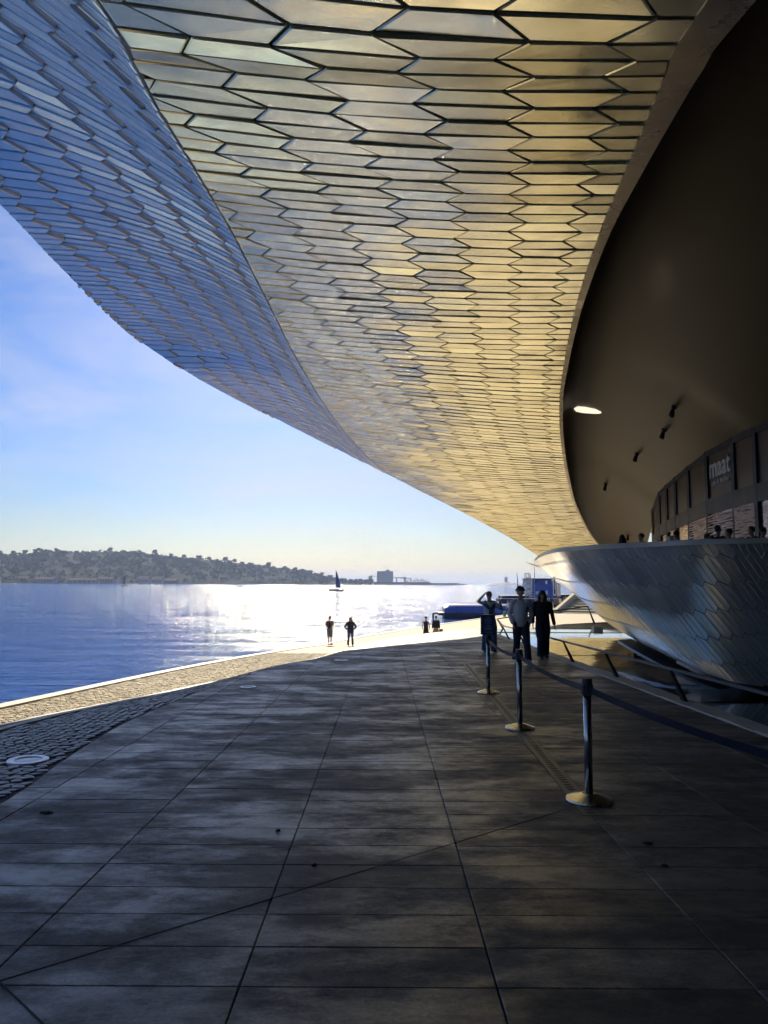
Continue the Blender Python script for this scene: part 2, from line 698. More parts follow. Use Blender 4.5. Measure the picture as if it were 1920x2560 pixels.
# cobbled ground material for the far part (stones too small to tell apart)
m = mat('cobble_ground', (0.43, 0.365, 0.245), rough=0.8, noise=0.25, nscale=2.0)
nt = m.node_tree
vor = nt.nodes.new('ShaderNodeTexVoronoi')
vor.feature = 'DISTANCE_TO_EDGE'
vor.inputs['Scale'].default_value = 9.0
ge = nt.nodes.new('ShaderNodeNewGeometry')
nt.links.new(ge.outputs['Position'], vor.inputs['Vector'])
bp = nt.nodes.new('ShaderNodeBump')
bp.inputs['Distance'].default_value = .015
nt.links.new(vor.outputs['Distance'], bp.inputs['Height'])
nt.links.new(bp.outputs[0], nt.nodes['Principled BSDF'].inputs['Normal'])
bank.data.materials.append(m)

# ground beyond the terrace, right of the walkway
gm = mat('far_limestone', (0.40, 0.35, 0.25), rough=0.8, noise=0.2, nscale=0.5, bump=.2, bscale=5)
v = [(38, 27, -2.42), (38, 60, -2.36), (24, 58, -2.36), (36, 90, -2.36), (60, 140, -2.36), (140, 310, -2.36), (500, 310, -2.36), (500, -60, -2.42), (38, -60, -2.42)]
tag(obj('ground', [(8, 46, -2.37), (24, 80, -2.37), (45, 130, -2.37), (75, 200, -2.37), (125, 310, -2.37), (600, 310, -2.37), (600, 20, -2.37), (24, 20, -2.37)], [(0, 7, 6, 5, 4, 3, 2, 1)], gm), kind='structure')


def cobble_field(x0f, x1f, y0, y1, size, zf, keep=lambda x, y: True, aspect=1.25, skew=0.0):
    """jittered grid of rounded stones -> list of (verts, faces, centre)"""
    out = []
    nr = int((y1 - y0) / size)
    jit = {}

    def node(i, j):
        if (i, j) not in jit:
            jit[(i, j)] = (random.uniform(-.2, .2), random.uniform(-.2, .2))
        a, b = jit[(i, j)]
        y = y0 + (j + b) * size
        off = .5 * (j % 2)
        x = (i + a + off * .9) * size * aspect + .12 * math.sin(y * .9)
        return np.array([x, y])

    for j in range(nr):
        yc = y0 + (j + .5) * size
        xa, xb = x0f(yc), x1f(yc)
        for i in range(int(xa / size / aspect) - 2, int(xb / size / aspect) + 3):
            q = [node(i, j), node(i + 1, j), node(i + 1, j + 1), node(i, j + 1)]
            c = sum(q) / 4
            if not (xa + size * .4 < c[0] < xb - size * .45) or not keep(c[0], c[1]):
                continue
            q = [c + (p - c) * random.uniform(.84, .92) for p in q]
            # cut the corners -> octagon
            oc = []
            for k in range(4):
                a, b, d = q[k], q[(k + 1) % 4], q[k - 1]
                oc.append(a + (d - a) * .2)
                oc.append(a + (b - a) * .2)
            h = random.uniform(-.006, .006)
            zc = zf(c[0], c[1])
            tx, ty = random.uniform(-.05, .05), random.uniform(-.05, .05)
            gx = (zf(c[0] + .05, c[1]) - zf(c[0] - .05, c[1])) / .1 + tx
            gy = (zf(c[0], c[1] + .05) - zf(c[0], c[1] - .05)) / .1 + ty

            def Z(p, d):
                return zc + gx * (p[0] - c[0]) + gy * (p[1] - c[1]) + h + d
            V = [(p[0], p[1], Z(p, -.028)) for p in oc]
            V += [(p[0], p[1], Z(p, -.006)) for p in (c + (o_ - c) * .97 for o_ in oc)]
            V += [(p[0], p[1], Z(p, .0)) for p in (c + (o_ - c) * .74 for o_ in oc)]
            Fc = [tuple(range(16, 24))]
            for k in range(8):
                k2 = (k + 1) % 8
                Fc.append((k, k2, 8 + k2, 8 + k))
                Fc.append((8 + k, 8 + k2, 16 + k2, 16 + k))
            out.append((V, Fc, c))
    return out


UPL = [on_plaza(620, 1718), on_plaza(853, 1651)]
_u0 = at(70, 1893, 7.35)
st = cobble_field(lambda y: kerb_x(y) + .34, lambda y: slab_edge(y) - .01, 3.2, 23.0, .094, ground_z,
                  keep=lambda x, y: (x - _u0[0]) ** 2 + (y - _u0[1]) ** 2 > .047)
st.sort(key=lambda s: s[2][1] if proj((s[2][0], s[2][1], -.2))[0] > -20 else 99)
rest = MB()
for k, (V, Fc, c) in enumerate(st):
    t = random.random()
    if k < 280:
        obj('dark_cobble', V, Fc, M_cobble, bank, tint=t)
    else:
        rest.add(V, Fc, t)
tag(rest.build('dark_cobbles', M_cobble, bank, tint=True), kind='stuff')
st = cobble_field(lambda y: quay_x(y) + .32, lambda y: kerb_x(y) - .1, 7.0, 34.0, .085, ground_z, aspect=1.1)
rest = MB()
for k, (V, Fc, c) in enumerate(st):
    rest.add(V, Fc, random.random())
tag(rest.build('pale_cobbles', M_lcobble, bank, tint=True), kind='stuff')
# dark bedding under the near dark cobbles
G = []
for y in np.arange(2.8, 23.2, .6):
    a, b = kerb_x(y) + .3, slab_edge(y) - .02
    G.append([(b + (a - b) * t, y, ground_z(b + (a - b) * t, y) - .016) for t in (0, .5, 1)])
grid_mesh('cobble_bedding', np.array(G), M_joint, bank, smooth=False)
G = []
for y in np.arange(6.8, 34.2, .6):
    a, b = quay_x(y) + .3, kerb_x(y) - .05
    G.append([(b + (a - b) * t, y, ground_z(b + (a - b) * t, y) - .016) for t in (0, 1)])
grid_mesh('pale_cobble_bedding', np.array(G), mat('sand_joint', (0.12, 0.095, 0.055), rough=.95), bank, smooth=False)


def strip(name, xf, w, y0, y1, step, h, m, parent, zf=walk_z):
    mb_ = MB()
    y = y0
    while y < y1:
        ya, yb = y + .004, y + step - .004
        v = []
        for yy in (ya, yb):
            x, z = xf(yy), zf(yy)
            v += [(x, yy, z - .1), (x + w, yy, z - .1), (x + w, yy, z + h), (x, yy, z + h)]
        mb_.add(v, [(0, 1, 2, 3), (7, 6, 5, 4), (0, 4, 5, 1), (1, 5, 6, 2), (2, 6, 7, 3), (3, 7, 4, 0)], random.random())
        y += step
    return mb_.build(name, m, parent, tint=True)


strip('kerb_course', lambda y: kerb_x(y) - .07, .10, -20, 60, 1.0, .012, M_curb, bank)
strip('inner_kerb_course', lambda y: kerb_x(y) + .20, .13, -20, 22, 1.0, .02, M_curb, bank, zf=lambda y: ground_z(kerb_x(y) + .25, y))
strip('quay_coping', quay_x, .30, -30, 200, 1.25, .02, M_curb, bank)
# quay wall down to the water
WATER = -3.9
G = np.array([[(quay_x(y) + .02, y, walk_z(y) - .02), (quay_x(y) + .02, y, WATER - .7)] for y in ys])
tag(grid_mesh('quay_wall', G, M_quay, None, smooth=False), 'stone quay wall dropping to the river', 'quay wall', kind='structure')
# soil under everything on land so that nothing is open from the side
# ------------------------------------------------------------------ river
rm = bpy.data.materials.new('river_water')
rm.use_nodes = True
N, L = rm.node_tree.nodes, rm.node_tree.links
b = N['Principled BSDF']
b.inputs['Base Color'].default_value = (0.003, 0.085, 0.40, 1)
b.inputs['Roughness'].default_value = 0.06
b.inputs['IOR'].default_value = 1.34
b.inputs['Specular IOR Level'].default_value = 0.31
ge = N.new('ShaderNodeNewGeometry')
prev = None
for sc_, dist, stre, det in ((0.03, 2.4, (.4, 1.3, 1), 2.0), (0.13, 1.1, (.45, 1.5, 1), 3.0), (0.6, 0.75, (.45, 1.6, 1), 3.0), (2.4, 0.26, (.5, 1.4, 1), 3.0)):
    mp = N.new('ShaderNodeMapping')
    mp.inputs['Scale'].default_value = stre
    mp.inputs['Rotation'].default_value = (0, 0, .10)
    L.new(ge.outputs['Position'], mp.inputs['Vector'])
    t = N.new('ShaderNodeTexNoise')
    t.inputs['Scale'].default_value = sc_
    t.inputs['Detail'].default_value = det
    t.inputs['Roughness'].default_value = 0.6
    L.new(mp.outputs[0], t.inputs['Vector'])
    bp = N.new('ShaderNodeBump')
    bp.inputs['Strength'].default_value = 1.0
    bp.inputs['Distance'].default_value = dist
    L.new(t.outputs['Fac'], bp.inputs['Height'])
    if prev is not None:
        L.new(prev, bp.inputs['Normal'])
    prev = bp.outputs[0]
L.new(prev, b.inputs['Normal'])
mp = N.new('ShaderNodeMapping')
mp.inputs['Scale'].default_value = (.35, 1.0, 1)
L.new(ge.outputs['Position'], mp.inputs['Vector'])
t = N.new('ShaderNodeTexNoise')
t.inputs['Scale'].default_value = .25
t.inputs['Detail'].default_value = 5
L.new(mp.outputs[0], t.inputs['Vector'])
r = N.new('ShaderNodeMapRange')
r.inputs['From Min'].default_value = .38
r.inputs['From Max'].default_value = .62
r.inputs['To Min'].default_value = .03
r.inputs['To Max'].default_value = .12
L.new(t.outputs['Fac'], r.inputs['Value'])
L.new(r.outputs[0], b.inputs['Roughness'])
tag(obj('river', [(-12000, -300, WATER), (12000, -300, WATER), (12000, 14000, WATER), (-12000, 14000, WATER)], [(0, 1, 2, 3)], rm), kind='structure')

# ================================================================== MUSEUM
museum = empty('museum_building', (8, 10, 0))
tag(museum, 'sweeping museum clad in glazed ceramic tiles overhanging the paved plaza', 'museum')
MUS_OFF = np.array([8, 10, 0.0])


def mpart(name, verts, faces, m, parent=None, smooth=False, tint=None):
    """part of the museum; coordinates are world coordinates"""
    p = parent or museum
    o = obj(name, np.asarray(verts) - MUS_OFF, faces, m, p, smooth, tint)
    return o


def mgrid(name, G, m, parent=None, smooth=True, flip=False):
    return grid_mesh(name, np.asarray(G) - MUS_OFF, m, parent or museum, smooth, flip)


NV = 260
A_px = [(255, 0, 5.3), (330, 133, 6.4), (399, 266, 7.7), (469, 382, 9.2), (527, 480, 10.8), (584, 579, 12.6), (637, 683, 14.8), (683, 775, 17.2),
        (741, 891, 21.5), (810, 1007, 27.0), (847, 1058, 29.8), (891, 1108, 32.6), (950, 1165, 35.8), (1042, 1221, 40), (1157, 1279, 45), (1273, 1342, 50), (1345, 1388, 54)]
A_c = catmull(np.vstack([[(-3.6, -18, -.6), (-2.8, -12, .2), (-2.3, -6, 2.7), (-2.05, 0, 4.8)], [at(*a) for a in A_px], [(15.0, 60, 2.4)]]), 600)  # unseen rear end brought down to the ground to darken the paving
F_px = [(1759, 0, 5.1), (1666, 174, 6.5), (1609, 312, 7.9), (1551, 451, 9.8), (1504, 567, 11.8), (1464, 683, 14.2), (1435, 787, 17), (1414, 891, 20.2),
        (1400, 995, 24), (1403, 1099, 29), (1418, 1192, 35.5), (1441, 1273, 43), (1487, 1354, 52)]
F_c = catmull(np.vstack([[(3.6, -18, -.6), (2.9, -12, .2), (2.4, -6, 2.7), (2.2, 0, 4.7)], [at(*a) for a in F_px], [(19.5, 60, 2.6)]]), 600)  # unseen rear follows the arris down, shutting out light from behind


def by_y(C, y):
    return np.stack([np.interp(y, C[:, 1], C[:, 0]), np.asarray(y, float), np.interp(y, C[:, 1], C[:, 2])], -1)


S_px = [(0, 506, 14), (116, 630, 16.6), (231, 746, 19.7), (347, 850, 23.3), (463, 926, 25.0), (579, 989, 28.7), (694, 1047, 32.7), (810, 1105, 36.2), (926, 1163, 38.3), (1000, 1200, 39.6)]
S_c = catmull(np.vstack([[(-6.0, -18, -.4), (-6.5, -10, .8), (-7.0, -3, 4.2), (-7.4, 3, 7.6), (-7.6, 8, 9.0)], [at(*a) for a in S_px], [(1.85, 40.6, 6.9), (4.9, 45.6, 6.3), (8.6, 50.6, 5.1), (15.1, 60.6, 2.8)]]), 600)  # unseen lip beside and behind the viewer lowered to block sky light


def sec_line(P, Q, sag, n=9, side=np.array([0, 0, -1.0])):
    t = np.linspace(0, 1, n)[:, None]
    return P + (Q - P) * t + side * (4 * t * (1 - t) * sag)


def underside_sec(y):
    k_ = float(np.interp(y, [-2, 5, 12, 28, 50], [.0, .42, .42, .2, .0]))
    return sec_line(by_y(F_c, y + k_), by_y(A_c, y - .05), 0.11)


def facade_sec(y):
    a, s_ = by_y(A_c, y), by_y(S_c, y)
    d = s_ - a
    side = np.array([-.35, 0, -1.0])
    ln = np.linalg.norm(d)
    return sec_line(a, s_, -.065 * ln, 13, side)


class Surf:
    """tiled surface: sections indexed by arc length along a guide curve"""

    def __init__(s, secf, vs):
        s.secs = [secf(v) for v in vs]
        mid = np.array([q[len(q) // 2] for q in s.secs])
        s.s = np.concatenate([[0], np.cumsum(np.linalg.norm(np.diff(mid, axis=0), axis=1))])
        s.len = [np.concatenate([[0], np.cumsum(np.linalg.norm(np.diff(q, axis=0), axis=1))]) for q in s.secs]
        s.total = s.s[-1]

    def width(s, a):
        i, u = s._ix(a)
        return s.len[i][-1] * (1 - u) + s.len[i + 1][-1] * u

    def _ix(s, a):
        i = int(np.clip(np.searchsorted(s.s, a) - 1, 0, len(s.secs) - 2))
        return i, float(np.clip((a - s.s[i]) / max(1e-9, s.s[i + 1] - s.s[i]), 0, 1))

    def pt(s, a, d):
        i, u = s._ix(a)
        out = 0
        for k, w in ((i, 1 - u), (i + 1, u)):
            q = s.secs[k]
            l = s.len[k]
            out = out + w * np.array([np.interp(d, l, q[:, c]) for c in range(3)])
        return out


def clip_half(poly, n, c):
    """keep the part of a convex polygon where n.p >= c"""
    out = []
    m = len(poly)
    for k in range(m):
        p, q = poly[k], poly[(k + 1) % m]
        dp, dq = p[0] * n[0] + p[1] * n[1] - c, q[0] * n[0] + q[1] * n[1] - c
        if dp >= 0:
            out.append(p)
        if (dp < 0) != (dq < 0):
            t = dp / (dp - dq)
            out.append((p[0] + (q[0] - p[0]) * t, p[1] + (q[1] - p[1]) * t))
    return out


def shrink(poly, g):
    out = poly
    m = len(poly)
    for k in range(m):
        p, q = poly[k], poly[(k + 1) % m]
        e = (q[0] - p[0], q[1] - p[1])
        l = math.hypot(*e)
        if l < 1e-6:
            continue
        n = (-e[1] / l, e[0] / l)
        out = clip_half(out, n, p[0] * n[0] + p[1] * n[1] + g)
        if len(out) < 3:
            return []
    res = []
    for p in out:
        if not res or math.hypot(p[0] - res[-1][0], p[1] - res[-1][1]) > 1e-3:
            res.append(p)
    if len(res) > 1 and math.hypot(res[0][0] - res[-1][0], res[0][1] - res[-1][1]) < 1e-3:
        res.pop()
    return res if len(res) >= 3 else []


def poly_area(p):
    return sum(p[k][0] * p[(k + 1) % len(p)][1] - p[(k + 1) % len(p)][0] * p[k][1] for k in range(len(p))) / 2


def tile_field(S, L, pitch, c, gap, th, parent, name, many, nmax, proud=0.0, wedge=0.0, jitter=0.006, inset=.018, tm=None):
    tm = tm or M_tile
    tiles = []
    nrow = int(S.total / pitch)
    for j in range(nrow):
        a0, a1 = j * pitch, (j + 1) * pitch
        w0, w1 = S.width(a0), S.width(a1)
        for i in range(-1, int(max(w0, w1) / L) + 2):
            s0 = c * (1 if (i + j) % 2 else -1)
            x0_ = (i + .5) * L
            # coordinates (d, a): counter-clockwise
            q = [(x0_ + s0, a0), (x0_ + L - s0, a0), (x0_ + L + s0, a1), (x0_ - s0, a1)]
            q = clip_half(q, (1, 0), 0.0)
            if len(q) < 3:
                continue
            k_ = (w1 - w0) / pitch                      # right edge d <= w0 + k_ * (a - a0)
            q = clip_half(q, (-1, k_), -(w0 - k_ * a0))
            if len(q) < 3:
                continue
            q = shrink(q, gap)
            if not q or poly_area(q) < .006:
                continue
            r = [random.uniform(-jitter, jitter) for _ in range(3)]
            B = [S.pt(p[1], p[0]) for p in q]
            n = len(q)
            cen = sum(B) / n
            nrm = np.zeros(3)
            for k in range(n):
                nrm += np.cross(B[k] - cen, B[(k + 1) % n] - cen)
            nrm /= np.linalg.norm(nrm) + 1e-9
            xm = x0_ + L / 2
            hs = [th + proud * (1 - (p[1] - a0) / pitch) + (wedge + 2 * r[0]) * (xm - p[0]) / L + r[1] + 2 * r[2] * ((p[1] - a0) / pitch - .5) for p in q]
            T = [B[k] + nrm * max(.004, hs[k]) for k in range(n)]
            tc = sum(T) / n
            I = []
            for k in range(n):
                e1 = T[(k + 1) % n] - T[k]
                e0 = T[k - 1] - T[k]
                l1, l0 = np.linalg.norm(e1), np.linalg.norm(e0)
                I.append(T[k] + e1 / l1 * min(inset, .3 * l1) + e0 / l0 * min(inset, .3 * l0) + nrm * inset * .5)
            v = B + T + I
            f = [tuple(range(2 * n, 3 * n))]
            for k in range(n):
                k2 = (k + 1) % n
                f += [(k, k2, n + k2, n + k), (n + k, n + k2, 2 * n + k2, 2 * n + k)]
            pr = [proj(p) for p in T]
            if min(p[2] for p in pr) < .3 or max(p[0] for p in pr) < 0 or min(p[0] for p in pr) > IW or max(p[1] for p in pr) < 0 or min(p[1] for p in pr) > IH:
                area = 0.0
            else:
                area = abs(poly_area([(min(max(p[0], 0), IW), min(max(p[1], 0), IH)) for p in pr]))
            tiles.append((area, v, f))
    tiles.sort(key=lambda t: -t[0])
    rest_ = MB()
    for k, (a, v, f) in enumerate(tiles):
        t = random.random()
        if k < nmax and a > 60:
            mpart(name, v, f, tm, parent, tint=t)
        else:
            rest_.add(np.asarray(v) - MUS_OFF, f, t)
    if rest_.v:
        tag(rest_.build(many, tm, parent, tint=True), kind='stuff')
    return len(tiles)


YU = np.concatenate([np.linspace(-18, 5, 24), np.linspace(5.2, 30, 100), np.linspace(30.5, 60, 60)])
SU = Surf(underside_sec, YU)
under = mgrid('canopy_underside', np.array([q for q in SU.secs]), M_back, flip=True)
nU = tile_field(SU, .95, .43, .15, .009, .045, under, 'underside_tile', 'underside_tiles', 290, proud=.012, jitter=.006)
SFc = Surf(facade_sec, YU[YU < 41.5])
fac = mgrid('river_facade', np.array([q for q in SFc.secs]), M_back)
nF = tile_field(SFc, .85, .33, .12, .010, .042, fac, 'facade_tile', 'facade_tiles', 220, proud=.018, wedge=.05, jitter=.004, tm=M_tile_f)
# thin dark arris strip between the two tiled faces
arr = by_y(A_c, YU)
mb = MB()
mb.tube(list(arr - MUS_OFF), .035, 6)
mb.build('edge_bead', M_black, museum)

# roof: rises from the facade's outer lip over to the landward side
G = []
for y in YU:
    s_, f_ = by_y(S_c, y), by_y(F_c, y)
    top = max(s_[2], f_[2]) + 2.6
    row = []
    P0, P1, P2, P3 = s_, s_ + (.2, 0, 1.3), np.array([s_[0] + 4.5, y, top + .6]), np.array([30.0, y, top + 1.0])
    for t in np.linspace(0, 1, 10):
        row.append((1 - t) ** 3 * P0 + 3 * t * (1 - t) ** 2 * P1 + 3 * t * t * (1 - t) * P2 + t ** 3 * P3)
    G.append(row)
mgrid('roof', np.array(G), M_roof)

# metal trim along the inner edge of the underside
def FO(y):
    return np.array([float(np.interp(y, [-18, 3, 5.3, 8, 12, 17, 24, 60], [.4, .4, .37, .28, .18, .14, .10, .10])), 0, .05])


G = []
for y in YU:
    p = by_y(F_c, y)
    G.append([p + (-.02, 0, -.02), p + (-.01, 0, -.06), p + FO(y) + (0, 0, -.07), p + FO(y) + (.01, 0, .02)])
Gt = np.array(G)
step = 9
for i in range(0, len(YU) - 1, step):
    seg = Gt[i:i + step + 1].copy()
    mgrid('edge_trim', seg, M_trim, smooth=False)

# parapet curves --------------------------------------------------
ZP = 2.6
P_px = [(1354, 1389), (1389, 1377), (1447, 1371), (1504, 1367), (1620, 1362), (1736, 1356), (1920, 1352)]
tip = at(1341, 1399, 28.2)
P_pts = [tuple(tip)] + [tuple(atz(px, py, ZP)) for px, py in P_px] + [(12.0, 15.9, ZP), (16.0, 15.3, ZP), (22.0, 15.0, ZP), (30.0, 15.0, ZP)]
B_pts = [tuple(at(*p)) for p in [(1342, 1404, 28.3), (1386, 1449, 28.2), (1431, 1479, 27.4), (1479, 1520, 26.2), (1524, 1558, 24.6), (1584, 1595, 22.4), (1674, 1640, 20.3), (1786, 1689, 19.0), (1920, 1718, 18.3)]] + [(13.0, 17.6, -1.0), (17.0, 16.8, -1.1), (23.0, 16.4, -1.1), (31, 16.4, -1.1)]
P_c = catmull(P_pts, 300)
B_c = catmull(B_pts, 300)


def arc(C):
    return np.concatenate([[0], np.cumsum(np.linalg.norm(np.diff(C, axis=0), axis=1))])


Ps, Bs = arc(P_c), arc(B_c)
HULL_SHIFT = 1.9


def on_curve(C, s_, q):
    return np.array([np.interp(q, s_, C[:, k]) for k in range(3)])


def hull_sec(q):
    p = on_curve(P_c, Ps, q)
    b_ = on_curve(B_c, Bs, np.clip(q + HULL_SHIFT * min(1, q / 6), 0, Bs[-1]))
    h = np.linalg.norm(p - b_)
    d = np.array([p[0] - b_[0], p[1] - b_[1], 0])
    d = d / (np.linalg.norm(d) + 1e-6)
    return sec_line(p, b_, .03 * h, 9, d * .8 + np.array([0, 0, -.5]))


SH = Surf(hull_sec, np.linspace(0.0, Ps[-1] - 2.5, 160))
hull = mgrid('terrace_parapet', np.array(SH.secs), M_back, flip=True)
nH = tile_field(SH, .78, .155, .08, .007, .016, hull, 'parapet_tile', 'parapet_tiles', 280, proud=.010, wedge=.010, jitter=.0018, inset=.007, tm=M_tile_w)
print('tiles', nU, nF, nH)
# tiled belly closing the parapet from below, added for the channel to mirror
G = []
for k_q in np.linspace(.3, Bs[-1] - 3, 70):
    p = on_curve(B_c, Bs, k_q)
    t = on_curve(B_c, Bs, k_q + .1) - on_curve(B_c, Bs, k_q - .1)
    nn = np.array([-t[1], t[0], 0])
    nn /= np.linalg.norm(nn)
    if nn @ np.array([1, 1, 0]) < 0:
        nn = -nn
    G.append([p + nn * w_ + np.array([0, 0, z_]) for w_, z_ in ((.03, .03), (.8, .06), (1.8, .12), (3.2, .3))])
mgrid('parapet_belly', np.array(G), M_tile_w, hull)
# coping on the parapet
mb = MB()
q = np.linspace(0, Ps[-1] - 2, 120)
pc = [on_curve(P_c, Ps, k) for k in q]
rows = []
for k, p in enumerate(pc):
    t = pc[min(k + 1, len(pc) - 1)] - pc[max(k - 1, 0)]
    nn = np.array([t[1], -t[0], 0])
    nn /= np.linalg.norm(nn)
    if nn @ np.array([-1, -1, 0]) < 0:
        nn = -nn
    rows.append([p + nn * .05 - (0, 0, .06), p + nn * .05 + (0, 0, .05), p + nn * .02 + (0, 0, .07), p - nn * .26 + (0, 0, .07), p - nn * .26 - (0, 0, .3)])
mgrid('parapet_coping', np.array(rows), M_cap, hull, smooth=False)
# inner face of the parapet, terrace floor
TZ = 1.68
inner = []
for k_q, p in zip(q, pc):
    sc_ = hull_sec(k_q)
    kk = int(np.argmin(np.abs(sc_[:, 2] - TZ)))
    inner.append(np.array([sc_[kk][0], sc_[kk][1], TZ]))
cen_ = np.array([14.0, 24.0, TZ])
inner = [p + (cen_ - p) / np.linalg.norm(cen_ - p) * .35 for p in inner]
fl = [np.array(p) for p in inner]
fl += [np.array(p) for p in [(31, 40, TZ), (25, 60, TZ), (17, 45, TZ), (12.5, 36, TZ), (11.5, 34.6, TZ)]]
mpart('terrace_floor', fl, [tuple(range(len(fl)))], M_roof, museum)
bk = [np.array([11.5, 34.6, 2.55]), np.array([12.5, 36, 2.5]), np.array([17, 45, 2.3]), np.array([25, 60, 2.0])]
G = [[p, np.array([p[0] + .5, p[1], -2.4])] for p in bk]
mgrid('far_parapet', np.array(G), M_black, museum, smooth=False)

# terrace soffit --------------------------------------------------
G_px = [(1920, 1060, 21.5), (1854, 1088, 23.5), (1770, 1132, 26.5), (1726, 1166, 29), (1670, 1213, 33.5), (1644, 1241, 37), (1633, 1275, 40)]
G_c = catmull(np.vstack([[(13.2, -18, .4), (12.8, -6, 4.0), (12.4, 4, 6.3), (11.9, 12, 6.35), (11.5, 17.5, 6.3)], [at(*a) for a in G_px], [(17.0, 47, 5.1), (19.5, 55, 4.45), (22.5, 66, 3.7)]]), 500)
G = []
for y in YU:
    f_ = by_y(F_c, y) + FO(y)
    yg = float(np.interp(y, [-18, 20, 60], [-18, 20, 66]))
    g_ = by_y(G_c, yg)
    lift = float(np.interp(y, [-18, 0, 10, 35, 60], [1.0, 1.3, 1.5, 1.1, .35]))
    p1 = f_ + (.25, 0, lift * .9)
    p2 = f_ + (1.2, 0.2, lift * 1.45)
    row = []
    for t in np.linspace(0, 1, 16):
        row.append((1 - t) ** 3 * f_ + 3 * t * (1 - t) ** 2 * p1 + 3 * t * t * (1 - t) * p2 + t ** 3 * g_)
    G.append(row)
SOF = np.array(G)
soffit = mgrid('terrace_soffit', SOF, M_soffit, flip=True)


def soffit_hit(px, py):
    """point where the view ray through a pixel meets the soffit (nearest grid point to the ray)"""
    d = ray(px, py)
    d /= np.linalg.norm(d)
    # dense bilinear sampling near the best grid cell
    P = SOF.reshape(-1, 3) - EYE
    pr = P @ d
    e = np.linalg.norm(P - pr[:, None] * d, axis=1) + np.where(pr < 1, 1e3, 0)
    k = int(np.argmin(e))
    i, j = k // SOF.shape[1], k % SOF.shape[1]
    best = (9e9, None)
    for i0 in range(max(0, i - 1), min(SOF.shape[0] - 1, i + 1)):
        for j0 in range(max(0, j - 1), min(SOF.shape[1] - 1, j + 1)):
            for a in np.linspace(0, 1, 12):
                for c in np.linspace(0, 1, 12):
                    p = (SOF[i0, j0] * (1 - a) + SOF[i0 + 1, j0] * a) * (1 - c) + (SOF[i0, j0 + 1] * (1 - a) + SOF[i0 + 1, j0 + 1] * a) * c
                    w = p - EYE
                    q_ = w @ d
                    er = np.linalg.norm(w - q_ * d)
                    if er < best[0]:
                        n_ = np.cross(SOF[i0 + 1, j0] - SOF[i0, j0], SOF[i0, j0 + 1] - SOF[i0, j0])
                        n_ /= np.linalg.norm(n_)
                        if n_ @ w > 0:
                            n_ = -n_
                        best = (er, p, n_)
    return best[1], best[2]


for (px, py) in [(1685, 1017), (1662, 1075), (1592, 1134), (1514, 1210), (1570, 1339)]:
    p, n_ = soffit_hit(px, py)
    mb = MB()
    a = p - MUS_OFF
    mb.tube([a + n_ * -.05, a + n_ * .05], .10, 12)
    mb.tube([a + n_ * .05, a + n_ * .12 + (0, 0, -.06), a + n_ * .16 + (-.06, -.1, -.2)], [.05, .08, .095], 12)
    mb.build('spotlight', M_black, soffit, smooth=True)
# glowing oval standing in for sunlight reflected onto the soffit
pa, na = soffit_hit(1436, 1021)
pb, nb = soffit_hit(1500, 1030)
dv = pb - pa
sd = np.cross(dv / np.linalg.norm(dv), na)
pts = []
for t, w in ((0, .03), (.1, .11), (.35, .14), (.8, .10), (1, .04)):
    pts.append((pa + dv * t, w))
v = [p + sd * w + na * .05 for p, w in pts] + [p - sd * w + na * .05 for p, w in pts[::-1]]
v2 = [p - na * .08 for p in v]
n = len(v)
mpart('soffit_sun_patch', v + v2, [tuple(range(n)), tuple(range(n, 2 * n))[::-1]] + [(k, (k + 1) % n, n + (k + 1) % n, n + k) for k in range(n)], M_sunpatch, soffit)

# glazing ---------------------------------------------------------
Gs = arc(G_c)
cuts_px = [1633, 1650, 1668, 1690, 1722, 1768, 1834, 1888, 1935]
cut_s = []
dense = np.linspace(0, Gs[-1], 3000)
dpx = np.array([proj(on_curve(G_c, Gs, k))[0] if on_curve(G_c, Gs, k)[1] > 3 else 1e5 for k in dense])
dy = np.array([on_curve(G_c, Gs, k)[1] for k in dense])
for c in cuts_px:
    ok = (dy > 14) & (dy < 41)
    k = np.argmin(np.abs(dpx - c) + np.where(ok, 0, 1e6))
    cut_s.append(dense[k])
cut_s = sorted(cut_s)
s_near = cut_s[0]
extra = [s_near - 1.9 * k for k in range(1, 18) if s_near - 1.9 * k > .5]
cut_s = sorted(extra) + cut_s
glz = mpart('glazing_frame', *(lambda mb_: (mb_.v, mb_.f))((lambda: (lambda mbx: mbx)(MB()))()), M_black) if False else None
frame = MB()
for k, s_ in enumerate(cut_s):
    p = on_curve(G_c, Gs, s_)
    frame.bar(np.array([p[0], p[1], TZ - .1]) - MUS_OFF, p + (0, 0, .1) - MUS_OFF, .16, .22)
hs_tr = 0.58
for k in range(len(cut_s) - 1):
    a, b_ = on_curve(G_c, Gs, cut_s[k]), on_curve(G_c, Gs, cut_s[k + 1])
    for fr in (0.0, hs_tr, 1.0):
        pa_, pb_ = a.copy(), b_.copy()
        pa_[2] = TZ + (a[2] - TZ) * fr
        pb_[2] = TZ + (b_[2] - TZ) * fr
        hh = .55 if fr == hs_tr else (.3 if fr == 1.0 else .2)
        frame.bar(pa_ - MUS_OFF, pb_ - MUS_OFF, .14, hh)
gfr = frame.build('glazing_frame', M_black, museum)
for k in range(len(cut_s) - 1):
    a, b_ = on_curve(G_c, Gs, cut_s[k]), on_curve(G_c, Gs, cut_s[k + 1])
    for f0, f1, nm, mm in ((0, hs_tr, 'window_pane', M_glass), (hs_tr, 1.0, 'transom_panel', M_brownpanel)):
        v = []
        for p in (a, b_):
            for f_ in (f0, f1):
                v.append(np.array([p[0], p[1], TZ + (p[2] - TZ) * f_]))
        mpart(nm, [v[0], v[2], v[3], v[1]], [(0, 1, 2, 3)], mm, gfr)
M_glitter = mat('glitter_slats', (.62, .36, .29), rough=.5)  # slats stand in for streaks of river glitter mirrored in the panes
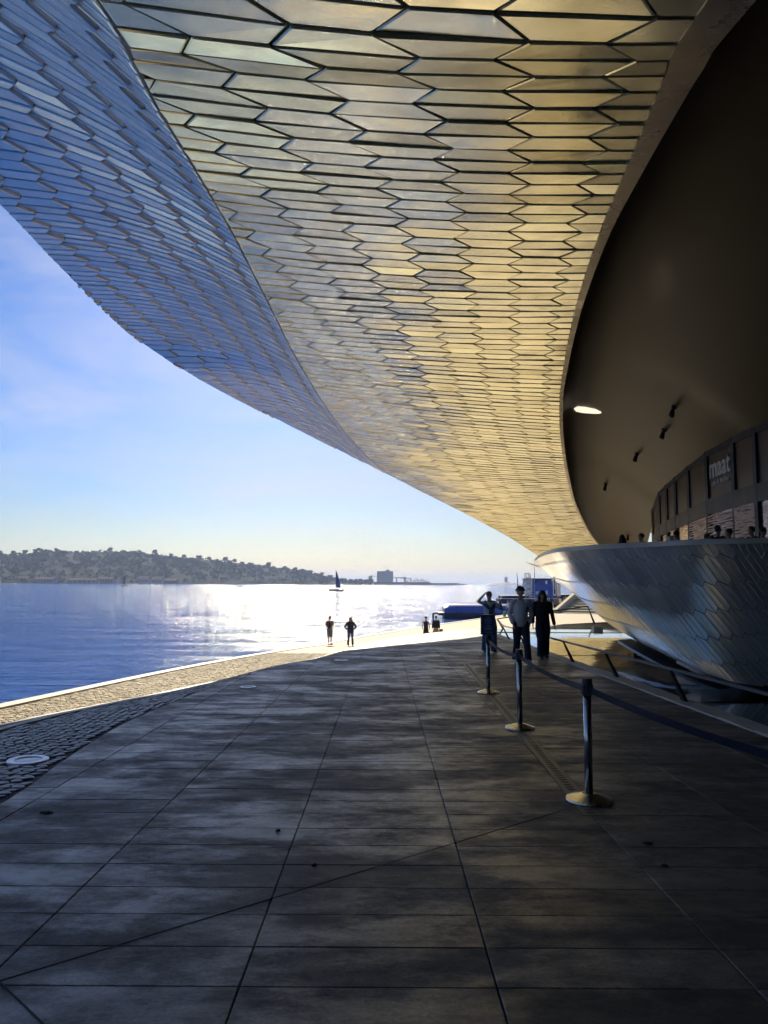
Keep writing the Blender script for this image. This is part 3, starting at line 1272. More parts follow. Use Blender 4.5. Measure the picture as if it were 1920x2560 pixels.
for k in range(len(cut_s) - 1):
    a, b_ = on_curve(G_c, Gs, cut_s[k]), on_curve(G_c, Gs, cut_s[k + 1])
    pxm = (proj(a)[0] + proj(b_)[0]) / 2
    if not (1715 < pxm < 1900) or a[1] < 14:
        continue
    low = .0 if pxm < 1835 else .24
    mbb = MB()
    zt_ = hs_tr - .07
    nn = np.array([-(b_ - a)[1], (b_ - a)[0], 0])
    nn /= np.linalg.norm(nn)
    if nn @ (EYE - a) < 0:
        nn = -nn
    nsl = 26
    for q in range(nsl):
        fz = low + (zt_ - low) * (q + .5) / nsl
        pts_ = []
        for t in np.linspace(.04, .96, 6):
            p = a + (b_ - a) * t
            p[2] = TZ + (p[2] - TZ) * fz + random.uniform(-.025, .025)
            pts_.append(p + nn * .09 - MUS_OFF)
        for u0, u1 in zip(pts_[:-1], pts_[1:]):
            mbb.bar(u0, u1, .012, .055 * random.uniform(.6, 1.1))
    mbb.build('glitter_slats', M_glitter, gfr)
# lettering on the transom between the two mullions at 1768 and 1834
ia = int(np.argmin([abs(proj(on_curve(G_c, Gs, c))[0] - 1768) if on_curve(G_c, Gs, c)[1] > 14 else 1e6 for c in cut_s]))
ib = int(np.argmin([abs(proj(on_curve(G_c, Gs, c))[0] - 1834) if on_curve(G_c, Gs, c)[1] > 14 else 1e6 for c in cut_s]))
pa_, pb_ = on_curve(G_c, Gs, cut_s[ia]), on_curve(G_c, Gs, cut_s[ib])
xd = Vector(pb_ - pa_)
if proj(pb_)[0] < proj(pa_)[0]:
    pa_, pb_ = pb_, pa_
    xd = -xd
xd.z = 0
wl_ = xd.length
xd.normalize()
nd = Vector((xd.y, -xd.x, 0))
if nd.dot(Vector(EYE) - Vector(pa_)) < 0:
    nd = -nd
zd = Vector((0, 0, 1))
mid = (pa_ + pb_) / 2


def sign_mat(zf, off=.03):
    o_ = Vector((mid[0], mid[1], TZ + (mid[2] - TZ) * zf)) + nd * off - Vector(MUS_OFF)
    R_ = Matrix((xd, zd, nd)).transposed().to_4x4()
    return Matrix.Translation(o_) @ R_


text_mesh('sign_letters', 'maat', wl_ * .40, M_grey, gfr, sign_mat(.855), .02, bold=.022)
text_mesh('sign_letters', 'cafe & kitchen', wl_ * .115, M_grey, gfr, sign_mat(.745), .01)

# landward walls that close the building (behind the glazing, beside and behind the viewer)
mb = MB()
mb.box(14.6 - 8, 31 - 8, -20 - 10, 13.5 - 10, -3.0, 9.0)
mb.box(4.2 - 8, 14.6 - 8, -20.6 - 10, -19.8 - 10, -3.0, 5.0)
mb.build('service_wall', mat('dark_render', (0.05, 0.045, 0.04), rough=.8), museum)
mb = MB()
mb.box(20.5 - 8, 31 - 8, 13.6 - 10, 52 - 10, TZ, 9.5)
mb.build('cafe_interior_wall', M_brownpanel, museum)

# ------------------------------------------------------------------ polished channel between plaza and parapet
chan = empty('sunken_channel', (6, 16, -.5))
tag(chan, 'polished steel channel mirroring the tiled parapet beside the plaza edge', 'channel')
CO = np.array([6, 16, -.5])


def chan_right(y):
    """foot of the hull at distance y (recess line)"""
    ok = B_c[:220]
    o_ = np.argsort(ok[:, 1])
    return np.array([np.interp(y, ok[o_, 1], ok[o_, 0]), y, np.interp(y, ok[o_, 1], ok[o_, 2])])


edges_y = [7.5, 10.0, 12.5, 15.0, 17.2, 19.4, 21.6, 24.0, 26.6, 29.4, 32.0, 34.1]
for k in range(len(edges_y) - 1):
    y0, y1 = edges_y[k] + .008, edges_y[k + 1] - .008
    n1, n2 = 6, 10
    tl = random.uniform(-.012, .012)
    ux = random.uniform(-.008, .008)
    G = []
    for a in np.linspace(0, 1, n1):
        y = y0 + (y1 - y0) * a
        lx = PLAZA_R + .33
        rx = 13.0
        lz = rz = float(np.interp(y, [7, 18, 21.2, 24.8, 28.5, 34], [-1.2, -1.05, -.82, -.62, -.5, -.45]))
        row = []
        for c in np.linspace(0, 1, n2):
            x = lx + (rx - lx) * c
            z = lz + (rz - lz) * c + tl * (a - .5) * 2 + ux * (c - .5)
            row.append((x, y, z))
        G.append(row)
    G = np.array(G)
    grid_mesh('mirror_panel', G - CO, M_mirror, chan, smooth=True, flip=True)
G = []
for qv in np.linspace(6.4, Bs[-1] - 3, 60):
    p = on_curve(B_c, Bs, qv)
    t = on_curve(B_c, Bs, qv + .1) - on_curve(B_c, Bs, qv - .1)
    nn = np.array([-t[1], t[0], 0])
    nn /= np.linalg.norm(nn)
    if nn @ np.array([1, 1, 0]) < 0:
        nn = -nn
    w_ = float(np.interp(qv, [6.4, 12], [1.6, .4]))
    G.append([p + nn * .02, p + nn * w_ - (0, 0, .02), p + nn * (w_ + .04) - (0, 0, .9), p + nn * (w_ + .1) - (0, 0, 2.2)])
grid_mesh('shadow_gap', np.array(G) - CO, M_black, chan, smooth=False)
# slim ledge strip below the parapet
G = []
for qv in np.linspace(6.2, Bs[-1] - 14, 50):
    p = on_curve(B_c, Bs, qv)
    t = on_curve(B_c, Bs, qv + .1) - on_curve(B_c, Bs, qv - .1)
    nn = np.array([-t[1], t[0], 0])
    nn /= np.linalg.norm(nn)
    if nn @ np.array([1, 1, 0]) < 0:
        nn = -nn
    G.append([p - nn * .12 - (0, 0, .28), p + nn * .3 - (0, 0, .24), p + nn * .3 - (0, 0, .36), p - nn * .12 - (0, 0, .36), p - nn * .12 - (0, 0, .28)])
grid_mesh('steel_ledge', np.array(G) - CO, mat('dark_steel', (.14, .15, .16), rough=.35, metal=.8), chan, smooth=False, flip=True)
# end block of the channel
mb = MB()
mb.box(9.5 - 6, 9.9 - 6, 33.7 - 16, 34.1 - 16, -.6 + .5, -.3 + .5)
mb.box(4.8 - 6, 12.9 - 6, 34.12 - 16, 34.3 - 16, -1.2 + .5, -.57 + .5)
mb.box(PLAZA_R + .325 - 6, PLAZA_R + .345 - 6, 7 - 16, 34 - 16, -1.3 + .5, -.56 + .5)
mb.build('end_block', M_cap, chan)

# ================================================================== RAILING
rail = empty('handrail', (4.6, 14, -.2))
tag(rail, 'low dark handrail on slanted tapering posts along the polished channel', 'railing')
RO = np.array([4.6, 14, -.2])
post_y = [4.8, 8.15, 11.5, 14.8, 18.2, 21.4, 24.4, 27.4]
tops = []
for y in post_y:
    foot = np.array([4.60, y, plaza_z(y) + .02])
    top = np.array([4.34, y - .12, plaza_z(y) + .52])
    tops.append(top)
    MB().bar(foot - RO, top - RO, .05, .17, .03, .055, up=(0, 1, 0)).build('post', M_black, rail)
far_posts = [(np.array([5.55, 34.4, -.55]), np.array([5.2, 34.2, .0])), (np.array([11.3, 40.0, -.5]), np.array([10.9, 39.8, .42]))]
for f_, t_ in far_posts:
    MB().bar(f_ - RO, t_ - RO, .06, .2, .035, .07, up=(0, 1, 0)).build('post', M_black, rail)
pts = [np.array([4.36, 1.0, .5])] + tops
mb = MB()
for a, b_ in zip(pts[:-1], pts[1:]):
    mb.bar(a - RO, b_ - RO, .055, .04)
mb.build('top_rail', mat('satin_rail', (0.10, 0.105, 0.12), rough=.3, metal=.9), rail)
mb = MB()
mb.bar(tops[-1] - RO, far_posts[0][1] - RO, .05, .045)
mb.bar(far_posts[0][1] - RO, far_posts[1][1] - RO, .06, .05)
mb.build('far_rail', M_black, rail)

# ================================================================== STANCHIONS
def stanchion(p, label, h=.95, sign=False):
    o_ = empty('stanchion', tuple(p))
    tag(o_, label, 'stanchion', 'belt stanchions beside the channel')
    MB().lathe([(.178, 0), (.182, .012), (.176, .026), (.06, .062), (.058, .066), (.0, .066)], 32).build('base', M_brass, o_, smooth=False)
    MB().lathe([(.032, .066), (.032, h - .13)], 20).build('post', M_steel, o_, smooth=True)
    hd = MB()
    hd.lathe([(.040, h - .135), (.042, h - .12), (.042, h - .012), (.036, h), (.0, h + .001)], 20)
    for a in range(4):
        c_, s_ = math.cos(a * math.pi / 2 + .5), math.sin(a * math.pi / 2 + .5)
        hd.bar((c_ * .036, s_ * .036, h - .085), (c_ * .052, s_ * .052, h - .085), .03, .075)
    hd.build('belt_head', mat('belt_head_plastic', (0.03, 0.035, 0.05), rough=.4), o_)
    return o_


b1, b2, b3 = on_plaza(1473, 2003), on_plaza(1300, 1822), on_plaza(1221, 1733)
b0 = np.array([2.05, 2.7, plaza_z(2.7)])
stanchion(b1, 'nearest steel stanchion in view, standing alone in front on a brassy round base')
stanchion(b2, 'middle steel belt stanchion with a brassy base, between its two neighbours')
st3 = stanchion(b3, 'farthest steel stanchion, the one carrying the framed blue notice')
stanchion(b0, 'steel belt stanchion just outside the view holding the end of the near belt')


def belt(a, b_, label, sag):
    n = 14
    v, f = [], []
    d = np.array([b_[0] - a[0], b_[1] - a[1]])
    d /= np.linalg.norm(d)
    nn = np.array([-d[1], d[0], 0]) * .002
    for k in range(n + 1):
        t = k / n
        p = a + (b_ - a) * t - np.array([0, 0, 4 * sag * t * (1 - t)])
        tw = .004 * math.sin(t * 9)
        v += [p + nn + (tw, 0, .024), p + nn - (tw, 0, .024), p - nn - (tw, 0, .024), p - nn + (tw, 0, .024)]
    for k in range(n):
        for q in range(4):
            q2 = (q + 1) % 4
            f.append((k * 4 + q, k * 4 + q2, (k + 1) * 4 + q2, (k + 1) * 4 + q))
    tag(obj('retractable_belt', v, f, M_belt), label, 'belt', 'belts strung between the stanchions')


hh = np.array([0, 0, .865])
for a, b_, lb, sg in ((b3, b2, 'short far dark belt running from the notice stanchion to the middle one', .05), (b2, b1, 'dark blue belt sloping from the middle stanchion to the nearest one', .04),
                      (b1, b0, 'wide looking dark belt leaving the nearest stanchion towards the frame edge', .05)):
    d = (b_ - a) / np.linalg.norm(b_ - a)
    belt(a + hh + d * .05, b_ + hh - d * .05, lb, sg)
# framed notice on the far stanchion
sg = empty('notice_frame', tuple(b3 + (0, 0, .95)))
tag(sg, 'small framed blue notice with pale arrows mounted on the farthest stanchion', 'sign')
MB().box(-.105, .105, -.012, .012, .02, .32).build('board', M_signblue, sg)
fr = MB()
for x0, x1, z0, z1 in ((-.12, .12, .31, .335), (-.12, .12, .005, .03), (-.12, -.1, .005, .335), (.1, .12, .005, .335)):
    fr.box(x0, x1, -.017, .017, z0, z1)
fr.build('frame', M_steel, sg)
MB().lathe([(.014, -.03), (.014, .02)], 12).build('bracket', M_steel, sg)
RX = Matrix.Rotation(math.pi / 2, 4, 'X')
for z, txt, sz in ((.255, 'PLEASE ENTER THIS WAY', .014), (.236, 'main entrance', .012), (.122, 'TICKETS AND CAFE', .014), (.104, 'this way', .012), (.07, 'thank you', .011)):
    pass
mb = MB()
for z in (.285, .155):       # the two little arrows
    mb.box(-.03, .012, -.0145, -.0125, z - .004, z + .004)
    mb.add([(.012, -.0145, z - .014), (.034, -.0145, z), (.012, -.0145, z + .014), (.012, -.0125, z - .014), (.034, -.0125, z), (.012, -.0125, z + .014)], [(0, 1, 2), (5, 4, 3), (0, 3, 4, 1), (1, 4, 5, 2), (2, 5, 3, 0)])
mb.build('arrow', M_signink, sg)
mb = MB()
for z, w in ((.252, .07), (.236, .04), (.215, .065), (.196, .05), (.122, .072), (.105, .045), (.085, .06), (.045, .075)):   # illegible rows of print
    x = -w
    while x < w:
        l = random.uniform(.008, .02)
        mb.box(x, min(w, x + l), -.0142, -.0124, z - .0035, z + .0035)
        x += l + .005
mb.build('print_rows', M_signink, sg)

# ================================================================== FLOOR FITTINGS
def floor_box(name, label, cat, pts, m, h=.004, group=None):
    n = len(pts)
    v = [(p[0], p[1], plaza_z(p[1]) - .01) for p in pts] + [(p[0], p[1], plaza_z(p[1]) + h) for p in pts]
    f = [tuple(range(n, 2 * n))] + [(k, (k + 1) % n, n + (k + 1) % n, n + k) for k in range(n)]
    o_ = obj(name, v, f, m)
    return tag(o_, label, cat, group)


# slot drain running from the nearest stanchion back
da, db = on_plaza(1437, 1985), on_plaza(1165, 1660)
dd = (db - da)[:2] / np.linalg.norm((db - da)[:2])
dn = np.array([-dd[1], dd[0]])
dr = empty('slot_drain', tuple(da))
tag(dr, 'narrow slotted drain cover let into the paving beside the stanchions', 'drain')
lenD = np.linalg.norm((db - da)[:2])
mb = MB()
c0 = np.zeros(2)
for s0_, s1_ in ((-.075, -.03), (.03, .075)):
    v = []
    for tt in (-.6, lenD):
        for w_ in (s0_, s1_):
            p = dd * tt + dn * w_
            v.append((p[0], p[1], SLOPE * p[1] + .0045))
    v2 = [(p[0], p[1], p[2] - .02) for p in v]
    mb.add(v + v2, [(0, 1, 3, 2), (4, 6, 7, 5), (0, 4, 5, 1), (1, 5, 7, 3), (3, 7, 6, 2), (2, 6, 4, 0)])
tt = -.6
while tt < lenD:
    v = []
    for t2 in (tt, tt + .05):
        for w_ in (-.03, .03):
            p = dd * t2 + dn * w_
            v.append((p[0], p[1], SLOPE * p[1] + .0043))
    v2 = [(p[0], p[1], p[2] - .02) for p in v]
    mb.add(v + v2, [(0, 1, 3, 2), (4, 6, 7, 5), (0, 4, 5, 1), (1, 5, 7, 3), (3, 7, 6, 2), (2, 6, 4, 0)])
    tt += .082
mb.build('grating', mat('drain_metal', (.13, .125, .11), rough=.5, metal=.3), dr)
v = []
for t2 in (-.6, lenD):
    for w_ in (-.08, .08):
        p = dd * t2 + dn * w_
        v.append((p[0], p[1], SLOPE * p[1] + .0015))
obj('channel_bed', v, [(0, 1, 3, 2)], M_joint, dr)

# diagonal movement joints
def joint(name, label, p, q, w):
    d = (q - p)[:2] / np.linalg.norm((q - p)[:2])
    n_ = np.array([-d[1], d[0]]) * w / 2
    floor_box(name, label, 'joint', [p[:2] - n_, q[:2] - n_, q[:2] + n_, p[:2] + n_], M_joint, .0022)


joint('movement_joint', 'long thin dark diagonal joint crossing the paving towards the near stanchion', on_plaza(0, 2452), on_plaza(1400, 2028), .006)
joint('movement_joint', 'short dark diagonal joint in the lower corner of the paving', on_plaza(0, 2455), on_plaza(150, 2600), .006)

# recessed uplights
def uplight(p, z, label, r=.2):
    o_ = empty('ground_uplight', (p[0], p[1], z))
    tag(o_, label, 'uplight', 'round uplights set in the ground')
    MB().lathe([(r, -.02), (r, .008), (r * .97, .012), (r * .70, .012), (r * .66, .006), (r * .66, -.02)], 36).build('ring', M_ring, o_)
    MB().lathe([(r * .66, -.02), (r * .66, .004), (0, .006)], 28).build('lens', M_uplight, o_)


uplight(_u0, ground_z(_u0[0], _u0[1]) + .0, 'large ringed ground uplight set among the dark cobbles', .19)
uplight(UPL[0], UPL[0][2], 'ringed uplight set in the slabs close to the dark cobbles', .14)
uplight(UPL[1], UPL[1][2], 'farther ringed uplight set in the slabs near the shadow line', .17)
# bits of litter
for (px, py, r, lb) in ((115, 2033, .05, 'dark dry leaf near the cobbles'), (1620, 2110, .035, 'larger dark scrap on the dim slabs right of the near stanchion'), (1662, 2166, .022, 'smaller dark scrap on the dim slabs right of the near stanchion'),
                        (695, 2078, .018, 'tiny dark crumb lying on the middle slabs'), (785, 2165, .022, 'small dark crumb beside the long slab joint')):
    c = on_plaza(px, py)
    k = 9
    rr = [r * random.uniform(.6, 1.1) for _ in range(k)]
    v = [(c[0], c[1], c[2] + .016)] + [(c[0] + rr[i] * math.cos(i * 6.283 / k), c[1] + .6 * rr[i] * math.sin(i * 6.283 / k), c[2] + .002 + .012 * random.random()) for i in range(k)]
    v += [(p[0], p[1], c[2] - .004) for p in v[1:]]
    f = [(0, 1 + i, 1 + (i + 1) % k) for i in range(k)] + [(1 + i, 1 + k + i, 1 + k + (i + 1) % k, 1 + (i + 1) % k) for i in range(k)]
    tag(obj('leaf_litter', v, f, M_pebble), lb, 'litter', 'dark scraps lying on the paving')

# ================================================================== PEOPLE
def cloth(name, c, r=.85):
    return mat(name, c, rough=r, noise=.12, nscale=14)


SKIN = mat('skin', (.42, .26, .18), rough=.55)
C = dict(white=cloth('white_fleece', (.62, .62, .63)), navy=cloth('navy_cloth', (.018, .022, .045)), black=cloth('black_cloth', (.012, .012, .014)), jeans=cloth('denim', (.05, .085, .17)),
         pale=cloth('pale_blue_shirt', (.42, .47, .58)), blue=cloth('blue_knit', (.04, .06, .13)), hair=mat('dark_hair', (.014, .010, .008), rough=.5), beige=cloth('beige_cloth', (.40, .34, .26)),
         grey=cloth('grey_cloth', (.12, .12, .13)), shoe=mat('white_shoe', (.6, .6, .6), rough=.5), bshoe=mat('black_shoe', (.015, .015, .016), rough=.4), lens=mat('dark_lens', (.01, .01, .012), rough=.1),
         red=cloth('red_cloth', (.25, .05, .04)), brown=cloth('brown_cloth', (.13, .08, .05)), tan=mat('straw', (.35, .27, .15), rough=.8), dress=cloth('dark_dress', (.02, .025, .05)), teal=cloth('blue_top', (.05, .09, .2)))


def remesh(mb_, vox, smooth=3):
    me = bpy.data.meshes.new('tmp')
    me.from_pydata(mb_.v, [], mb_.f)
    o_ = bpy.data.objects.new('tmp', me)
    COL.objects.link(o_)
    r_ = o_.modifiers.new('r', 'REMESH')
    r_.mode = 'VOXEL'
    r_.voxel_size = vox
    s_ = o_.modifiers.new('s', 'SMOOTH')
    s_.iterations = smooth
    s_.factor = .5
    dg = bpy.context.evaluated_depsgraph_get()
    out = bpy.data.meshes.new_from_object(o_.evaluated_get(dg))
    bpy.data.objects.remove(o_)
    bpy.data.meshes.remove(me)
    out.polygons.foreach_set('use_smooth', [True] * len(out.polygons))
    return out


def J(**kw):
    j = dict(pel=(0, 0, .96), chest=(0, .0, 1.27), neck=(0, .01, 1.46), head=(0, -.01, 1.63))
    for s_, x in (('r', -1), ('l', 1)):          # r = viewer's left when facing the camera (-Y)
        j['sh' + s_] = (x * .18, 0, 1.41)
        j['el' + s_] = (x * .24, .03, 1.13)
        j['wr' + s_] = (x * .25, -.04, .89)
        j['hip' + s_] = (x * .09, 0, .93)
        j['kn' + s_] = (x * .10, -.02, .50)
        j['an' + s_] = (x * .105, .02, .09)
        j['to' + s_] = (x * .12, -.16, .035)
    j.update(kw)
    return {k: np.array(v, float) for k, v in j.items()}


def hand(mb_, el, wr, grip=0.3):
    d = wr - el
    d /= np.linalg.norm(d)
    side = np.cross(d, (0, 1, 0))
    if np.linalg.norm(side) < .2:
        side = np.cross(d, (1, 0, 0))
    side /= np.linalg.norm(side)
    up = np.cross(side, d)
    mb_.tube([wr, wr + d * .05, wr + d * .09], [(.026, .018), (.038, .017), (.036, .015)], 8, ref=up)
    for k, ln in enumerate((.062, .072, .068, .052)):
        o_ = wr + d * .085 + up * ((k - 1.5) * .019)
        mb_.tube([o_, o_ + d * ln * .5 + side * .006, o_ + d * ln * .85 + side * ln * grip], [.0095, .009, .0075], 6)
    o_ = wr + d * .03 + up * -.03
    mb_.tube([o_, o_ + d * .03 - up * .02, o_ + d * .062 - up * .024], [.011, .010, .008], 6)


def person(name, label, loc, rz, h, j, look, group=None, fine=True, seated=False):
    """look: dict with top/bottom/hair/shoes materials and options"""
    o_ = empty(name, loc, rz)
    o_.scale = (h / 1.75,) * 3
    tag(o_, label, 'person', group)
    seg = 12 if fine else 8
    fat = look.get('fat', 1.0)
    legw = look.get('legw', 1.0)
    body = MB()
    body.tube([j['pel'] - (0, 0, .06), j['pel'] + (0, 0, .05), (j['pel'] + j['chest']) / 2, j['chest'] + (0, 0, .04), j['neck'] - (0, 0, .05)],
              [(.13, .10), (.15, .11), (.125, .095), (.155, .11), (.10, .07)], seg)
    body.tube([j['neck'] - (0, 0, .06), j['neck'] + (0, 0, .02), j['head'] - (0, 0, .05)], [.062, .054, .052], seg)
    hd = j['head']
    body.ell(hd + (0, .0, .015), (.074, .092, .108), 12, 8)
    body.ell(hd + (0, -.025, -.055), (.052, .055, .062), 10, 6)
    if fine:
        body.tube([hd + (0, -.085, .02), hd + (0, -.108, -.02), hd + (0, -.09, -.032)], [.010, .015, .012], 6)
        for x in (-1, 1):
            body.ell(hd + (x * .076, .01, -.005), (.012, .022, .032), 6, 5)
        body.tube([hd + (-.025, -.079, -.062), hd + (0, -.086, -.06), hd + (.025, -.079, -.062)], [.006, .008, .006], 6)
    for s_ in 'rl':
        body.tube([j['sh' + s_], (j['sh' + s_] + j['el' + s_]) / 2, j['el' + s_], (j['el' + s_] * .6 + j['wr' + s_] * .4), j['wr' + s_]], [.056, .047, .040, .039, .026], seg - 2)
        if fine:
            hand(body, j['el' + s_], j['wr' + s_])
        else:
            d = j['wr' + s_] - j['el' + s_]
            body.ell(j['wr' + s_] + d / np.linalg.norm(d) * .07, (.035, .035, .06), 6, 5)
        body.tube([j['hip' + s_], (j['hip' + s_] + j['kn' + s_]) / 2, j['kn' + s_], j['kn' + s_] * .65 + j['an' + s_] * .35, j['an' + s_]], [.088, .072, .055, .054, .036], seg - 2)
        body.tube([j['an' + s_] + (0, .03, -.035), j['an' + s_] * .5 + j['to' + s_] * .5 - (0, 0, .01), j['to' + s_]], [(.035, .035), (.042, .032), (.035, .022)], 8)
    if fine:
        me = remesh(body, .0125, 2)
        me.materials.append(SKIN)
        bo = bpy.data.objects.new('body', me)
        COL.objects.link(bo)
        bo.parent = o_
    else:
        body.build('body', SKIN, o_, smooth=True)

    def garment(nm, mb_, m_, vox=.016):
        if fine:
            me_ = remesh(mb_, vox, 2)
            me_.materials.append(m_)
            g_ = bpy.data.objects.new(nm, me_)
            COL.objects.link(g_)
            g_.parent = o_
        else:
            mb_.build(nm, m_, o_, smooth=True)

    t = MB()
    lo = look.get('hem', .06)
    t.tube([j['pel'] + (0, 0, -lo), j['pel'] + (0, 0, .06), (j['pel'] + j['chest']) / 2, j['chest'] + (0, 0, .02), j['chest'] + (0, .0, .12), j['neck'] - (0, 0, .02)],
           [(.158 * fat, .12 * fat), (.160 * fat, .125 * fat), (.152 * fat, .122 * fat), (.172 * fat, .132 * fat), (.16, .11), (.075, .068)], seg)
    for s_ in 'rl':
        e_ = look.get('sleeve', 1.0)
        sh, el, wr = j['sh' + s_], j['el' + s_], j['wr' + s_]
        if e_ >= .9:
            t.tube([sh + (j['neck'] - sh) * .35, sh, (sh + el) / 2, el, el * .5 + wr * .5, wr - (wr - el) * .05], [.070, .066 * fat, .054 * fat, .048 * fat, .046 * fat, .040 * fat], seg - 2)
        elif e_ > 0:
            t.tube([sh + (j['neck'] - sh) * .35, sh, sh + (el - sh) * e_ * 1.6], [.075, .075 * fat, .07 * fat], seg - 2)
    if look.get('hood'):
        t.tube([j['neck'] + (-.10, .05, -.03), j['neck'] + (0, .10, .02), j['neck'] + (.10, .05, -.03), j['neck'] + (.06, -.06, -.07), j['neck'] + (-.06, -.06, -.07), j['neck'] + (-.10, .05, -.03)], .04, 8)
    garment('top', t, look['top'])
    if look.get('skirt'):
        z0, z1, m_ = look['skirt']
        mb_ = MB()
        mb_.tube([j['pel'] + (0, 0, .06), j['pel'] + (0, 0, -.08), np.array([0, 0, z0])], [(.15, .12), (.18, .15), (z1, z1 * .8)], seg)
        garment('skirt', mb_, m_)
    if look.get('bottom') is not None:
        b_ = MB()
        cut = look.get('shorts', 0)
        b_.tube([j['pel'] + (0, 0, .08), j['pel'], j['pel'] - (0, 0, .10)], [(.15, .115), (.165, .125), (.14, .11)], seg)
        for s_ in 'rl':
            hp, kn, an = j['hip' + s_], j['kn' + s_], j['an' + s_]
            if cut:
                b_.tube([hp + (0, 0, .04), (hp + kn) / 2, kn + (0, 0, .02)], [.10, .095 * legw, .09 * legw], seg - 2)
            else:
                b_.tube([hp + (0, 0, .04), (hp + kn) / 2, kn, (kn + an) / 2, an + (0, 0, -.02)], [.10, .092 * legw, .075 * legw, .073 * legw, .072 * legw], seg - 2)
        garment('trousers', b_, look['bottom'])
    for s_ in 'rl':
        mb_ = MB()
        an, to = j['an' + s_], j['to' + s_]
        d_ = to - an
        mb_.tube([an + (0, .05, -.05), an + (0, 0, -.03), an + d_ * .5 + (0, 0, .0), to + d_ * .12 + (0, 0, .0)], [(.04, .035), (.046, .05), (.05, .04), (.038, .028)], 10)
        mb_.build('shoe', look.get('shoes', C['bshoe']), o_, smooth=True)
    hk = look.get('hairstyle', 'short')
    hm = look.get('hair', C['hair'])
    mb_ = MB()
    if hk in ('short', 'curly'):
        mb_.ell(hd + (0, .018, .045), (.086, .098, .092), 14, 9)
        if hk == 'curly':
            for k in range(26):
                a, b_ = random.uniform(0, 6.28), random.uniform(.1, 1.45)
                mb_.ell(hd + (0, .015, .05) + np.array([.085 * math.cos(a) * math.sin(b_), .085 * math.sin(a) * math.sin(b_), .085 * math.cos(b_)]), .026, 6, 5)
    elif hk == 'long':
        mb_.ell(hd + (0, .015, .038), (.088, .102, .095), 14, 9)
        mb_.tube([hd + (0, .05, .05), hd + (0, .075, -.08), j['neck'] + (0, .09, -.04), j['neck'] + (0, .10, -.22)], [(.085, .06), (.10, .055), (.12, .05), (.09, .035)], 12)
        for x in (-1, 1):
            mb_.tube([hd + (x * .06, .02, .06), hd + (x * .086, -.01, -.04), j['neck'] + (x * .10, -.04, -.03), j['neck'] + (x * .10, -.10, -.22)], [.03, .034, .036, .022], 8)
    elif hk == 'hat':
        mb_.ell(hd + (0, .01, .04), (.09, .10, .09), 14, 9)
        mb_.lathe([(.16, .055), (.165, .06), (.10, .075), (.085, .13), (.0, .14)], 18, tuple(hd))
    mb_.build('hair' if hk != 'hat' else 'hat', hm, o_, smooth=True)
    if look.get('glasses'):
        mb_ = MB()
        for x in (-1, 1):
            mb_.ell(hd + (x * .034, -.086, .018), (.031, .012, .022), 10, 6)
            mb_.bar(hd + (x * .062, -.075, .022), hd + (x * .078, .01, .018), .006)
        mb_.bar(hd + (-.01, -.098, .022), hd + (.01, -.098, .022), .006)
        mb_.build('sunglasses', C['lens'], o_, smooth=True)
    return o_


def feet_at(px, py):
    return tuple(on_plaza(px, py))


# three people walking towards the viewer
p = on_plaza(1303, 1660)
jm = J(kn_=0)
jm = J(knr=(-.10, -.04, .50), anr=(-.10, .16, .12), tor=(-.10, .04, .03), knl=(.10, -.16, .52), anl=(.12, -.20, .10), tol=(.13, -.38, .06), elr=(-.255, .02, 1.14), wrr=(-.215, -.14, .92), ell=(.265, .06, 1.13), wrl=(.20, -.05, .92))
o1 = person('person', 'walker in a baggy off-white hoodie and dark trousers, hand in pocket', tuple(p), 0.05, 1.80, jm,
            dict(top=C['white'], bottom=C['navy'], hairstyle='curly', shoes=C['shoe'], fat=1.12, hem=.10, hood=True, legw=1.1))
p = on_plaza(1358, 1646)
jw = J(knr=(-.08, -.10, .50), anr=(-.08, -.06, .09), tor=(-.08, -.24, .03), knl=(.08, .0, .50), anl=(.09, .12, .10), tol=(.10, -.03, .035), elr=(-.25, .02, 1.13), wrr=(-.27, -.08, .90), ell=(.26, .05, 1.13), wrl=(.30, -.02, .86))
person('person', 'walker with long dark hair, sunglasses and an all-dark outfit', tuple(p), 0.0, 1.74, jw,
       dict(top=C['black'], bottom=C['navy'], hairstyle='long', shoes=C['bshoe'], fat=1.15, glasses=True, legw=1.3, hem=.02))
p = on_plaza(1224, 1631)
jt = J(elr=(-.34, -.02, 1.47), wrr=(-.17, -.08, 1.66), ell=(.36, -.05, 1.24), wrl=(.26, -.20, 1.50), knr=(-.11, -.03, .50), anr=(-.13, .03, .09), tor=(-.15, -.13, .035), knl=(.10, -.06, .50), anl=(.12, -.02, .09), tol=(.14, -.18, .035))
o3 = person('person', 'walker in a pale shirt and loose jeans with one arm raised to the head', tuple(p), 0.1, 1.71, jt,
            dict(top=C['pale'], bottom=C['jeans'], hairstyle='short', shoes=C['bshoe'], sleeve=.45, glasses=True, legw=1.45, fat=1.05))
mb = MB()
nk = jt['neck']
mb.tube([nk + (-.17, .0, -.07), nk + (-.09, .07, .0), nk + (.09, .07, .0), nk + (.17, .0, -.07)], [.04, .05, .05, .04], 10)
mb.tube([nk + (-.16, -.02, -.06), nk + (-.08, -.13, -.14), nk + (.0, -.165, -.24), nk + (-.02, -.165, -.42), nk + (-.03, -.16, -.58)], [.045, .05, .045, .045, .04], 10)
mb.tube([nk + (.16, -.02, -.06), nk + (.08, -.13, -.14), nk + (.01, -.165, -.24), nk + (.03, -.16, -.42), nk + (.03, -.155, -.55)], [.045, .05, .045, .045, .04], 10)
mb.build('knotted_sweater', C['blue'], o3, smooth=True)
# four people down by the river
z47 = walk_z(47)


def walk_at(px, Y):
    d = ray(px, 1600)
    x = d[0] / d[1] * Y
    return (x, Y, walk_z(Y) + .0)


